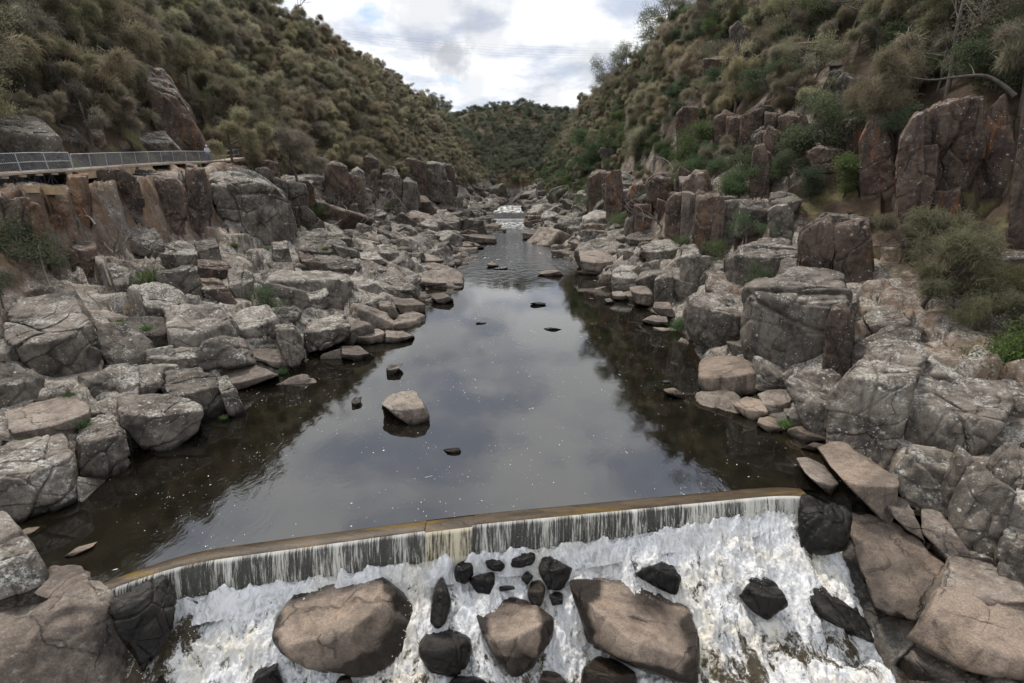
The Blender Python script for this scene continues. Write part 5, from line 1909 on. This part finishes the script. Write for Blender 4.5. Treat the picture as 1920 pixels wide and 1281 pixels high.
skin('hair', [(0, -.02, 1.66), (0, .02, 1.60), (0, -.07, 1.705)], [(0, 1), (0, 2)], [.095, .08, .06], M['hair'], per)
for s in (1, -1):
    skin('shoe', [(.105 * s, .03, .05), (.115 * s, -.17, .04)], [(0, 1)], [.055, .05], M['shoe'], per)


# ------------------------------------------------------------------ plants
def strands(base, direc, length, width, droop, rg, tint, segs=2):
    """bent ribbons: (n,3) base, (n,3) unit direction"""
    n = len(base)
    side = np.cross(direc, rg.normal(size=(n, 3)))
    side /= np.linalg.norm(side, axis=1)[:, None] + 1e-9
    w = side * (width[:, None] * .5)
    p1 = base + direc * (length * .5)[:, None]
    d2 = direc + np.array((0, 0, -1)) * droop[:, None]
    d2 /= np.linalg.norm(d2, axis=1)[:, None] + 1e-9
    p2 = p1 + d2 * (length * .5)[:, None]
    V = np.stack([base - w, base + w, p1 + w, p1 - w, p2], 1).reshape(-1, 3)
    b = np.arange(n) * 5
    q = np.stack([b, b + 1, b + 2, b + 3], 1)
    t = np.stack([b + 3, b + 2, b + 4], 1)
    return V, q, t, np.repeat(tint, 5)


def leaves(cen, size, rg, tint):
    n = len(cen)
    a = rg.normal(size=(n, 3))
    a /= np.linalg.norm(a, axis=1)[:, None]
    b = np.cross(a, rg.normal(size=(n, 3)))
    b /= np.linalg.norm(b, axis=1)[:, None]
    a = a * size[:, None]
    b = b * (size * .42)[:, None]
    V = np.stack([cen - a * .5, cen - b * .5, cen + a * .5, cen + b * .5], 1).reshape(-1, 3)
    i = np.arange(n) * 4
    return V, np.stack([i, i + 1, i + 2, i + 3], 1), np.repeat(tint, 4)


def limbs(rg, tips, trunk_h, lean, r0, n_main=5):
    """a tapered trunk that forks into limbs towards the leaf tufts"""
    mb = MB()
    top = np.array((lean[0], lean[1], trunk_h))
    tr = [np.array((0, 0, -.5)), top * .35 + rg.normal(0, .06, 3), top * .7 + rg.normal(0, .08, 3), top]
    mb.tube(tr, [r0 * 1.25, r0, r0 * .8, r0 * .62], 7)
    for k in range(n_main):
        sel = tips[k::n_main]
        if not len(sel):
            continue
        c = sel[len(sel) // 2]
        j = top * rg.uniform(.55, 1.0)
        mid = j * .5 + c * .5 + rg.normal(0, .2, 3) - np.array((0, 0, .15))
        mb.tube([j, mid, c], [r0 * .45, r0 * .3, r0 * .1], 5)
        for t in sel[:7]:
            mb.tube([mid, mid * .5 + t * .5 + rg.normal(0, .1, 3), t], [r0 * .2, r0 * .13, r0 * .04], 4)
    return mb


def sheoak(seed, h=5.5, rad=2.0, ntuft=75, nst=60, mat='needle', droop=(.5, 1.3), slen=(.55, 1.15), sw=(.022, .042), low=.10, lz=.22, rw=.8):
    rg = np.random.default_rng(seed)
    tips = []
    nl = rg.integers(5, 9)
    lob = np.stack([rg.normal(0, rad * .55, nl), rg.normal(0, rad * .55, nl), rg.uniform(h * lz, h * .82, nl)], 1)
    lr = rg.uniform(.22, .55, nl) * rad
    while len(tips) < ntuft:
        k = rg.integers(nl)
        d = rg.normal(size=3)
        d /= np.linalg.norm(d)
        d[2] = d[2] * .8 + .15
        p = lob[k] + d * lr[k] * rg.uniform(.35, 1.0) * np.array((1, 1, .95))
        if p[2] > h * low:
            tips.append(p)
    tips = np.array(tips)
    B, D, T = [], [], []
    cen = np.array((0, 0, h * .5))
    for t in tips:
        out = (t - cen) / np.array((rad, rad, h * .5))
        out[2] = out[2] * .6 + .45
        out /= np.linalg.norm(out) + 1e-9
        d = out * rw + rg.normal(0, .75, (nst, 3))
        d /= np.linalg.norm(d, axis=1)[:, None]
        B.append(t + rg.normal(0, .16, (nst, 3)))
        D.append(d)
        T.append(np.clip(rg.uniform(0, 1) * .8 + rg.uniform(-.2, .3, nst), 0, 1))
    B, D, T = np.concatenate(B), np.concatenate(D), np.concatenate(T)
    n = len(B)
    V, q, t, ti = strands(B, D, rg.uniform(*slen, n), rg.uniform(*sw, n), rg.uniform(*droop, n), rg, T)
    me = mesh_np('crown', V, [q, t], False)
    add_attr(me, 'tint', ti)
    me.materials.append(M[mat])
    mb = limbs(rg, tips, h * .5, rg.normal(0, .35, 2), .045 + .012 * h)
    tm = mb.mesh('trunk', True)
    tm.materials.append(M['bark'])
    return me, tm


def broadleaf(seed, h=3.0, rad=1.5, ntuft=60, nl=90, mat='green', size=(.08, .17), spread=.28, bark='bark', trunk=.45, flat=.9, low=.1):
    rg = np.random.default_rng(seed)
    k = rg.integers(4, 7)
    lob = np.stack([rg.normal(0, rad * .45, k), rg.normal(0, rad * .45, k), rg.uniform(h * max(.3, low + .12), h * .85, k)], 1)
    lr = rg.uniform(.35, .6, k) * rad
    tips = []
    while len(tips) < ntuft:
        j = rg.integers(k)
        d = rg.normal(size=3)
        d /= np.linalg.norm(d)
        p = lob[j] + d * lr[j] * rg.uniform(.4, 1.0) * np.array((1, 1, flat))
        if p[2] > h * low:
            tips.append(p)
    tips = np.array(tips)
    C_ = np.concatenate([t + rg.normal(0, spread, (nl, 3)) * np.array((1, 1, .6)) for t in tips])
    T = np.concatenate([np.clip(rg.uniform(0, .8) + rg.uniform(-.15, .25, nl), 0, 1) for t in tips])
    V, q, ti = leaves(C_, rg.uniform(*size, len(C_)), rg, T)
    me = mesh_np('crown', V, q, False)
    add_attr(me, 'tint', ti)
    me.materials.append(M[mat])
    tm = limbs(rg, tips, h * trunk, rg.normal(0, .12 * h * .3, 2), (.03 + .011 * h) * (1.8 if bark == 'palebark' else 1)).mesh('trunk', True)
    tm.materials.append(M[bark])
    return me, tm


def bare(seed, h=3.0, rad=1.6, mat='twig'):
    """leafless branching shrub"""
    rg = np.random.default_rng(seed)
    mb = MB()

    def grow(p, d, ln, r, lev):
        q = p + d * ln
        m_ = (p + q) / 2 + rg.normal(0, ln * .08, 3)
        mb.tube([p, m_, q], [r, r * .8, r * .6], 4 if lev > 1 else 5)
        if lev >= 5:
            return
        for _ in range(rg.integers(2, 4)):
            nd = d + rg.normal(0, .5, 3) + np.array((0, 0, -.05))
            nd /= np.linalg.norm(nd)
            grow(q, nd, ln * rg.uniform(.6, .85), r * .55, lev + 1)
    for _ in range(5):
        d = np.array((rg.normal(0, .7), rg.normal(0, .7), 1.0))
        d /= np.linalg.norm(d)
        grow(np.zeros(3), d, h * .3, .036, 0)
    me = mb.mesh('branches', True)
    me.materials.append(M[mat])
    return me


def tussock(seed, h=.8, n=160, mat='straw'):
    rg = np.random.default_rng(seed)
    d = np.stack([rg.normal(0, .5, n), rg.normal(0, .5, n), np.ones(n)], 1)
    d /= np.linalg.norm(d, axis=1)[:, None]
    V, q, t, ti = strands(rg.normal(0, .12, (n, 3)) * np.array((1, 1, 0)), d, rg.uniform(.5, 1.1, n) * h, rg.uniform(.015, .03, n), rg.uniform(.5, 1.8, n), rg, rg.uniform(0, 1, n))
    me = mesh_np('blades', V, [q, t], False)
    add_attr(me, 'tint', ti)
    me.materials.append(M[mat])
    return me


KIND = {
    'sheoak': [sheoak(k, 5.5 + .5 * (k % 3), 1.9 + .25 * (k % 3), 95, 70, slen=(.45, 1.0), sw=(.018, .036), droop=(.6, 1.8)) for k in range(9)],
    'open': [broadleaf(110 + k, 7.0, 2.7, 60, 90, 'olive', (.08, .19), .34, 'bark', .55, .75, .3) for k in range(5)],
    'gold': [sheoak(70 + k, 4.6, 2.5, 170, 80, 'gold', (.5, 1.6), (.3, .75), (.014, .028), .0, .14, .5) for k in range(2)],
    'wispy': [sheoak(75 + k, 5.2, 2.6, 130, 60, 'scrub', (.5, 1.8), (.35, .9), (.014, .028), .03, .16, .6) for k in range(2)],
    'shrub': [broadleaf(20 + k, 3.0, 1.7, 80, 110) for k in range(5)],
    'bush': [broadleaf(30 + k, 1.6, 1.3, 45, 90, 'green', (.05, .12), .22) for k in range(3)],
    'bright': [broadleaf(40 + k, 1.1, .9, 40, 90, 'bright', (.04, .10), .18) for k in range(2)],
    'gum': [broadleaf(50 + k, 11, 2.6, 46, 90, 'gum', (.12, .26), .42, 'palebark', .62, .6, .5) for k in range(4)],
    'skygum': [broadleaf(60 + k, 8, 2.9, 60, 90, 'gum', (.10, .2), .40, 'bark', .45, .9, .2) for k in range(3)],
    'far': [broadleaf(80 + k, 6, 2.4, 60, 40, 'gum', (.2, .42), .5) for k in range(3)],
}
WORD = {'sheoak': ('tree', 'olive brown she-oak'), 'gold': ('tree', 'golden olive she-oak'), 'open': ('tree', 'open crowned olive tree'), 'wispy': ('tree', 'wispy olive she-oak'), 'shrub': ('shrub', 'dark green leafy shrub'),
        'bush': ('shrub', 'low green bush'), 'bright': ('shrub', 'small fresh green bush'), 'gum': ('tree', 'tall pale trunked gum tree'),
        'skygum': ('tree', 'open crowned tree'), 'far': ('tree', 'grey green tree')}
NAME = {'sheoak': 'sheoak_tree', 'gold': 'sheoak_tree', 'open': 'gum_tree', 'wispy': 'sheoak_tree', 'shrub': 'shrub', 'bush': 'bush', 'bright': 'bush', 'gum': 'gum_tree', 'skygum': 'gum_tree', 'far': 'tree'}
prng = np.random.default_rng(99)
def plant(kind, loc, scale, label=None, group=None, rz=None, tilt=0.0, var=None):
    crown, trunk = KIND[kind][var if var is not None else int(prng.integers(len(KIND[kind])))]
    rz = prng.uniform(0, 6.28) if rz is None else rz
    r = empty(NAME[kind], tuple(loc), rz)
    r.rotation_euler = (prng.normal(0, .06) + tilt, prng.normal(0, .06), rz)
    r.scale = (scale * prng.uniform(.9, 1.1), scale * prng.uniform(.9, 1.1), scale * prng.uniform(.9, 1.15))
    for nm_, me_ in (('crown', crown), ('trunk', trunk)):
        o = bpy.data.objects.new(nm_, me_)
        COL.objects.link(o)
        o.parent = r
    hh_ = {'sheoak': 5.5, 'gold': 4.6, 'open': 7, 'wispy': 5.2, 'shrub': 3, 'bush': 1.6, 'bright': 1.1, 'gum': 11, 'skygum': 8, 'far': 6}[kind] * scale
    u, v = project((loc[0], loc[1], loc[2] + hh_ * .6))
    cat, word = WORD[kind]
    if not label:
        side = 'left' if loc[0] < 0 else 'right'
        label = uniq('%s on the %s slope' % (word, side), u, v)
    tag(r, label, cat, group)
    return r


# plants one can pick out: kind, pixel of the foot, height in photo pixels, label, depth offset
HT = {'sheoak': 5.8, 'gold': 4.8, 'open': 7, 'wispy': 5.4, 'shrub': 3.1, 'bush': 1.7, 'bright': 1.15, 'gum': 11, 'skygum': 8.2, 'far': 6}
HERO = [
    ('sheoak', 440, 318, 100, 'olive she-oak growing in front of the far walkway end', 60),
    ('sheoak', 560, 345, 100, 'brownish she-oak right of the walkway end', 66),
    ('sheoak', 475, 322, 75, 'she-oak where the walkway vanishes into the trees', 62),
    ('sheoak', 505, 320, 70, 'she-oak hiding the ramp at the walkway end', 68),
    ('sheoak', 17, 135, 115, 'she-oak with a black forked trunk at the upper left edge', None),
    ('sheoak', 192, 240, 130, 'she-oak with dark multiple stems above the walkway', None),
    ('sheoak', 300, 122, 95, 'leaning dark stemmed she-oak above the high domed cliff', None),
    ('sheoak', 262, 245, 75, 'thin stemmed she-oak left of the high domed cliff', None),
    ('sheoak', 95, 190, 110, 'she-oak left of the multiple stemmed one above the walkway', None),
    ('gold', 1640, 235, 125, 'big golden olive she-oak on the ledge left of the tall bluff', 41),
    ('gold', 1475, 215, 70, 'brownish she-oak beside the balanced white block', None),
    ('wispy', 1725, 580, 195, 'wispy olive tree growing in front of the dark cliff panels', 27.5),
    ('wispy', 1835, 650, 150, 'grey green feathery tree at the right edge below the bluff', 24.5),
    ('wispy', 1895, 700, 150, 'dark feathery scrub tree at the right edge over the bank', 22.5),
    ('wispy', 1690, 480, 90, 'feathery olive tree beside the rust red pillar foot', 33),
    ('wispy', 1790, 590, 110, 'low feathery tree between the two wispy trees at right', 26),
    ('wispy', 1890, 590, 110, 'feathery tree on the grassy ledge at the right edge', 27),
    ('shrub', 1690, 250, 50, 'small green shrub under the golden tree', 40),
    ('bright', 1875, 690, 80, 'fresh green feathery bush under the right edge trees', 22),
    ('shrub', 1412, 572, 85, 'tall narrow dark green bush against the rounded buttress', 37.5),
    ('shrub', 1540, 300, 110, 'dark spreading green shrub in the middle of the right cliff', None),
    ('shrub', 1620, 275, 80, 'green shrub left of the rust red pillar', None),
    ('shrub', 1480, 350, 65, 'dark green shrub on the ledge below the brown columns', None),
    ('shrub', 1580, 370, 75, 'dark green shrub at the foot of the rust red pillar', None),
    ('shrub', 1390, 335, 70, 'light stemmed green shrub left of the ledge shrubs', None),
    ('shrub', 1310, 315, 75, 'rounded green shrub on the cliff top right of centre', None),
    ('bush', 1400, 445, 40, 'green bush on a ledge above the rounded buttress', 44),
    ('bush', 1465, 445, 30, 'pale green bush on the ledge right of another', 43),
    ('bush', 1285, 470, 30, 'small green bush beside the cliff foot', None),
    ('bush', 1350, 490, 40, 'green bush growing in a bank crevice', None),
    ('bright', 1268, 618, 24, 'bright green clump at the right waterline', None),
    ('bush', 508, 580, 50, 'dark green shrub among pale rocks of the left bank', None),
    ('bush', 15, 505, 110, 'dark green bush at the left edge below the footbridge', 31),
    ('bush', 60, 490, 60, 'green bush at the foot of the left edge cliff', 33),
    ('bush', 5, 570, 50, 'green bush at the left edge beside the giant boulder', 27),
    ('bush', 112, 508, 26, 'low light green clump under the orange pillar', None),
    ('bright', 85, 440, 40, 'leafy green plant climbing the orange cliff', 35.5),
    ('bright', 330, 592, 20, 'small round moss green cushion on the left bank', None),
    ('bright', 600, 415, 26, 'vivid green bush on the far left bank', None),
    ('bush', 735, 400, 24, 'dark green bush at the foot of the far left pillars', None),
    ('bush', 1140, 395, 34, 'green bush beside the lone rock finger', None),
    ('bush', 1115, 395, 44, 'dark green bush beside a black shadowed column', None),
    ('shrub', 1210, 400, 44, 'wide green bush on the middle right bank', None),
    ('bush', 1165, 435, 40, 'green bush beside the triangular rock', None),
    ('shrub', 1125, 320, 60, 'green shrub in a gully of the right slope', None),
    ('shrub', 1105, 290, 60, 'green shrub high in a gully of the right slope', None),
    ('sheoak', 1190, 320, 110, 'grey brown she-oak on the right slope above the domed face', None),
    ('skygum', 1205, 142, 120, 'tall open tree on the right skyline nearest the middle', None),
    ('skygum', 1178, 155, 85, 'lower open tree beside the tallest on the right skyline', None),
    ('skygum', 1137, 190, 85, 'rounded open tree on the right skyline beyond the others', None),
    ('skygum', 1248, 70, 110, 'open crowned tree on the right skyline at the top edge', None),
    ('skygum', 1310, 40, 90, 'dark tree at the top edge above the right slope', None),
]
hq = [(h[1], h[2]) for h in HERO]
hd_, ho_ = hits(hq)
FIXED = []
for (kind, u, v, hp, lab, dp), d in zip(HERO, hd_):
    d = dp or d
    p = at_depth(u, v, d)
    sc_ = hp / F * d / HT[kind] * 1.05
    if kind == 'wispy':
        p.z -= .16 * HT[kind] * sc_
    o = plant(kind, p, sc_, lab)
    if u == 1412:
        o.scale = (sc_ * .55, sc_ * .55, sc_)
    FIXED.append((p.x, p.y))

# the wood on both slopes
rg = np.random.default_rng(17)
NC = 330000
yy = 22 * (640 / 22) ** rg.uniform(0, 1, NC)
xx = rg.uniform(-1, 1, NC) * (95 + yy * .1)
zz, bbn, lft = ground(xx, yy)
uu = np.zeros(NC)
w_ = yy * CP - (zz - CAMZ) * SP
uu = W / 2 + F * xx / w_
vv = H / 2 - F * (yy * SP + (zz - CAMZ) * CP) / w_
crag_ = np.clip(fbm(np.stack([xx * .07, yy * .05, zz * .05], 1), 3, 123) * 5 + .2, 0, 1)
zz2 = ground(xx + .8, yy)[0]
slope_ = np.clip(np.abs(zz2 - zz) / .8, 0, 4)
okm = (uu > -90) & (uu < 2010) & (vv > -120) & (vv < 900)
lo = np.where(lft, np.where(yy < 75, 4.12, 3.5), 3.0)
okm &= bbn > lo
okm &= ~((~lft) & (yy < 48) & (bbn < 5.0))
cell = {}
TREES = []
for i in np.where(okm)[0]:
    x, y, z = xx[i], yy[i], zz[i]
    sp = (1.9 + min(y, 300) * .006) * (1 + slope_[i] ** 2) ** -.22 * (.9 if not lft[i] else 1.0)
    if not lft[i] and bbn[i] < 4.6 and y < 120:
        sp *= 1.35
    key = (int(x // 4), int(y // 4))
    bad = False
    for a in (-1, 0, 1):
        for b2 in (-1, 0, 1):
            for (px_, py_) in cell.get((key[0] + a, key[1] + b2), ()):
                if (px_ - x) ** 2 + (py_ - y) ** 2 < sp * sp:
                    bad = True
    if bad:
        continue
    if any((x - a) ** 2 + (y - b2) ** 2 < 3 for a, b2 in FIXED):
        continue
    u0, v0 = uu[i], vv[i]
    hpix = 4.5 * F / w_[i]
    if w_[i] < 110 and (on_rock(u0, v0, w_[i] + 4, 4) or any(on_rock(u0 + a_ * hpix, v0 - b_ * hpix, w_[i], 2) for a_, b_ in ((0, .3), (0, .6), (0, .95), (-.3, .5), (.3, .5)))):
        continue
    if u0 < 425 and w_[i] < 80 and v0 > 190 + max(0, (u0 - 250)) * .3 and prng.uniform() < .8:
        continue
    if u0 < 150 and 40 < v0 < 85 and prng.uniform() < .7:
        continue
    if not lft[i] and y < 160 and bbn[i] < 5.4 and crag_[i] > .5 and prng.uniform() < .7:
        continue
    cell.setdefault(key, []).append((x, y))
    if lft[i]:
        kind = 'sheoak' if y < 330 else 'far'
        scl = rg.choice([.5, .7, .85, 1.0, 1.0, 1.2, 1.4]) * rg.uniform(.9, 1.1)
        r = rg.uniform()
        if r < .07 and y > 60:
            kind = 'shrub'
        elif r < .33 and kind == 'sheoak':
            kind = 'open'
            scl *= .85
    else:
        r = rg.uniform()
        if bbn[i] < 4.6:
            kind = 'shrub' if r < .6 else ('bush' if r < .75 else 'sheoak')
        else:
            kind = 'shrub' if r < .42 else ('sheoak' if r < .8 else 'open')
        scl = rg.choice([.5, .7, .85, 1.0, 1.25]) * rg.uniform(.9, 1.1) * (1.0 if kind == 'sheoak' else 1.15)
        if bbn[i] < 4.2 and kind == 'sheoak':
            scl *= .6
    hill_ = y > 365
    if hill_:
        kind = 'far'
        scl = rg.uniform(.75, 1.35)
        if z > 50 and rg.uniform() < .4:
            kind = 'gum'
            scl = rg.uniform(.9, 1.5)
    TREES.append((w_[i], kind, x, y, z, scl, u0, v0))
TREES.sort()
NTREE = 290 - len(HERO)
for t in TREES[:NTREE]:
    plant(t[1], (t[2], t[3], t[4] - .15), t[5], group='trees and shrubs on the gorge slopes')
gums = [t for t in TREES[NTREE:] if t[1] == 'gum'][:90]
for t in gums:
    r = plant('gum', (t[2], t[3], t[4]), t[5], group='tall gums along the far skyline')
REST = [t for t in TREES[NTREE:] if t[1] != 'gum']
print('trees', len(TREES), 'individual', NTREE, 'gums', len(gums), 'wood', len(REST))


def wood(name, rows, mesh_list):
    """the wood beyond: one object, its trees set out by geometry nodes"""
    col = bpy.data.collections.new(name + '_kinds')
    for k, (cr, tr_) in enumerate(mesh_list):
        bmj = bpy.data.objects.new('kind_%02d' % k, cr)
        col.objects.link(bmj)
    me = bpy.data.meshes.new(name)
    me.vertices.add(len(rows))
    me.vertices.foreach_set('co', np.array([(r[2], r[3], r[4] - .3) for r in rows], np.float32).ravel())
    g_ = np.random.default_rng(8)
    add_attr(me, 'scl', [r[5] for r in rows])
    add_attr(me, 'rot', g_.uniform(0, 6.28, len(rows)))
    a = me.attributes.new('idx', 'INT', 'POINT')
    a.data.foreach_set('value', np.array([r[8] for r in rows], np.int32))
    o = obj(name, me)
    ng = bpy.data.node_groups.new(name, 'GeometryNodeTree')
    ng.interface.new_socket('Geometry', in_out='INPUT', socket_type='NodeSocketGeometry')
    ng.interface.new_socket('Geometry', in_out='OUTPUT', socket_type='NodeSocketGeometry')
    N = ng.nodes
    gi, go = N.new('NodeGroupInput'), N.new('NodeGroupOutput')
    iop = N.new('GeometryNodeInstanceOnPoints')
    ci = N.new('GeometryNodeCollectionInfo')
    ci.inputs['Collection'].default_value = col
    ci.inputs['Separate Children'].default_value = True
    ci.inputs['Reset Children'].default_value = True
    iop.inputs['Pick Instance'].default_value = True

    def at_(nm, typ):
        x_ = N.new('GeometryNodeInputNamedAttribute')
        x_.data_type = typ
        x_.inputs['Name'].default_value = nm
        return [s for s in x_.outputs if s.enabled][0]
    L = ng.links.new
    L(gi.outputs[0], iop.inputs['Points'])
    L(ci.outputs[0], iop.inputs['Instance'])
    L(at_('idx', 'INT'), iop.inputs['Instance Index'])
    L(at_('scl', 'FLOAT'), iop.inputs['Scale'])
    cx_ = N.new('ShaderNodeCombineXYZ')
    L(at_('rot', 'FLOAT'), cx_.inputs[2])
    L(cx_.outputs[0], iop.inputs['Rotation'])
    L(iop.outputs[0], go.inputs[0])
    md = o.modifiers.new('wood', 'NODES')
    md.node_group = ng
    tag(o, kind='stuff')
    return o


order_ = ['sheoak', 'shrub', 'far', 'bush', 'open']
ml, off = [], {}
for k in order_:
    off[k] = len(ml)
    ml += KIND[k]
g2 = np.random.default_rng(4)
rows = [tuple(t[:8]) + (off[t[1]] + int(g2.integers(len(KIND[t[1]]))),) for t in REST]
wood('far_wood', rows, ml)

# ------------------------------------------------------------------ leafless shrubs, dead limbs, grass
BARE = [bare(5, 2.6), bare(6, 3.2)]


def bare_shrub(u, v, hp, label, k=0, d=None, name='bare_shrub'):
    d = d or float(hits([(u, v)])[0][0])
    p = at_depth(u, v, d)
    o = obj(name, BARE[k], None, None, p)
    s = hp / F * d / 2.3
    o.scale = (s * 1.25, s * 1.25, s)
    o.rotation_euler = (0, 0, u)
    tag(o, label, 'shrub')


bare_shrub(215, 475, 95, 'grey leafless shrub sprawling below the walkway cliff', 0, 37)
bare_shrub(280, 470, 70, 'smaller leafless shrub right of the grey sprawling one', 0, 39)
bare_shrub(150, 480, 70, 'leafless twiggy shrub beside the orange pillar', 0, 36)
bare_shrub(665, 430, 90, 'bare grey stemmed tree on the middle left bank', 1, None, 'bare_tree')
bare_shrub(640, 395, 70, 'bare thin tree behind another on the left bank', 1, None, 'bare_tree')
bare_shrub(1240, 425, 80, 'bare slender tree against the right bank cliff', 1, None, 'bare_tree')
bare_shrub(1780, 90, 60, 'pale leafless branches among scrub at upper right', 1, None, 'bare_shrub')
bare_shrub(1680, 90, 40, 'white dead branches above the golden tree', 1, None, 'bare_shrub')
bare_shrub(560, 12, 30, 'bare branches poking over the left skyline', 0, 125, 'bare_tree')


def dead_limb(pix, rads, label, mat='deadwood', name='dead_branch'):
    mb = MB()
    pts = [at_depth(u, v, d) for u, v, d in pix]
    # smooth the run
    fine = []
    for i in range(len(pts) - 1):
        p0, p1, p2, p3 = pts[max(i - 1, 0)], pts[i], pts[i + 1], pts[min(i + 2, len(pts) - 1)]
        for t in np.linspace(0, 1, 7)[:-1]:
            fine.append(.5 * ((2 * p1) + (p2 - p0) * t + (2 * p0 - 5 * p1 + 4 * p2 - p3) * t * t + (3 * p1 - p0 - 3 * p2 + p3) * t ** 3))
    fine.append(pts[-1])
    rr = np.interp(np.linspace(0, 1, len(fine)), np.linspace(0, 1, len(rads)), rads)
    mb.tube(fine, list(rr), 8)
    g_ = np.random.default_rng(len(pix))
    for k in range(5):
        i = int(len(fine) * (.35 + .12 * k))
        if i >= len(fine):
            break
        a = fine[i]
        d_ = Vector(g_.normal(0, 1, 3)).normalized() * (rr[i] * 12)
        mb.tube([a, a + d_ * .5 + Vector((0, 0, .1)), a + d_], [rr[i] * .45, rr[i] * .3, rr[i] * .08], 5)
    tag(mb.build(name, M[mat], None, True), label, 'branch')


dead_limb([(1902, 180, 33.5), (1880, 160, 33.6), (1845, 142, 33.8), (1790, 145, 34.2), (1745, 150, 34.6), (1700, 143, 35)], [.17, .13, .10, .07, .05, .02], 'long bare trunk leaning left over the tall bluff', 'bark', 'dead_tree')
dead_limb([(1575, 95, 56), (1545, 82, 57), (1520, 80, 57.5), (1490, 82, 58)], [.16, .12, .08, .03], 'fallen grey branch above the dark perched boulder')
dead_limb([(178, 421, 37), (165, 406, 37), (135, 405, 37), (118, 412, 37)], [.08, .07, .05, .02], 'arched dead limb over the grey sprawling shrub')
dead_limb([(590, 447, 75), (615, 430, 74), (640, 412, 74)], [.06, .08, .05], 'grey driftwood snag on the middle left bank')
dead_limb([(165, 552, 30), (185, 566, 30), (205, 560, 30)], [.05, .04, .02], 'dead stick lying on the left bank grass')
dead_limb([(95, 540, 30), (82, 505, 30.5), (72, 460, 31)], [.06, .05, .03], 'thin dark stem standing at the left edge', 'twig')
dead_limb([(1000 + 1560 / 5.96, 318, 58), (1000 + 1500 / 5.96, 302, 58), (1000 + 1390 / 5.96, 294, 58)], [.07, .05, .03], 'pale arched branch over the domed face')

TUS = [tussock(1, .8), tussock(2, .7), tussock(3, .9, 220, 'bright')]
TUSG = tussock(9, 1.0, 260, 'green')
for u, v, hp, lab in ((283, 535, 42, 'spiky dark green grass tussock on the left bank'), (1490 / 2.98 + 0, 575, 24, 'tussock at the foot of the dark green shrub'),):
    d = float(hits([(u, v)])[0][0])
    o = obj('grass_tussock', TUSG, None, None, at_depth(u, v, d - .4))
    s = hp / F * d / .75
    o.scale = (s, s, s)
    tag(o, lab, 'grass')
gp = [(240, 580, 1), (205, 545, 0), (250, 560, 2), (225, 605, 2), (275, 620, 2), (390, 540, 1), (345, 465, 2), (440, 465, 2), (465, 470, 2), (150, 610, 0), (155, 800, 2), (40, 830, 2), (130, 745, 2),
      (1490, 410, 0), (1590, 400, 0), (1610, 405, 0), (1350, 330, 0), (1700, 470, 0), (1860, 465, 0), (1880, 462, 0), (1590, 590, 1), (1600, 580, 0), (1540, 545, 1), (1420, 750, 2), (1470, 800, 2), (1380, 752, 2),
      (1720, 235, 0), (1870, 150, 0), (1850, 160, 0), (1890, 165, 0), (1830, 170, 0), (1900, 600, 1), (1870, 590, 1), (1800, 700, 0), (1860, 815, 2), (1840, 805, 2), (1330, 345, 0), (1300, 330, 0), (420, 785, 2), (530, 700, 2),
      (800, 455, 2), (815, 465, 2), (840, 450, 2), (610, 470, 2), (500, 470, 2), (560, 330, 0), (1280, 455, 2), (1240, 450, 0)]
gd, _ = hits([(a, b) for a, b, c in gp])
for (u, v, k), d in zip(gp, gd):
    o = obj('grass_tussock', TUS[k], None, None, at_depth(u, v, d - .25))
    s = prng.uniform(.5, 1.0) * (.5 + d * .012)
    o.scale = (s, s, s * .8)
    o.rotation_euler = (0, 0, prng.uniform(0, 6))
    tag(o, uniq('%s grass tuft on the %s bank' % ('green' if k == 2 else 'dry straw coloured', 'left' if u < 900 else 'right'), u, v), 'grass', 'grass tufts on the rocks')

# ------------------------------------------------------------------ cables high across the gorge
HTS = ['topmost', 'second from top', 'third from top', 'fourth from top', 'lowest']
for k in range(5):
    a = at_depth(560, 44 + k * 5.5, 190)
    b2 = at_depth(1330, 88 + k * 4.5, 175)
    mb = MB()
    pts = []
    for t in np.linspace(0, 1, 40):
        p = a.lerp(b2, t)
        p.z -= 4 * t * (1 - t) * 3.2
        pts.append(p)
    mb.tube(pts, .018, 4)
    tag(mb.build('power_line', M['wire'], None, True), '%s of the faint cables strung across the sky' % HTS[k], 'cable', 'cables across the sky')

# no two things share a label
seen = {}
for o in bpy.data.objects:
    if o.parent is None and o.get('label'):
        l_ = o['label']
        if l_ in seen:
            seen[l_] += 1
            if len(l_.split()) <= 13:
                o['label'] = l_ + [', nearer one', ', farther one', ', third one', ', fourth one', ', fifth one', ', sixth one'][min(seen[l_] - 1, 5)]
        else:
            seen[l_] = 0
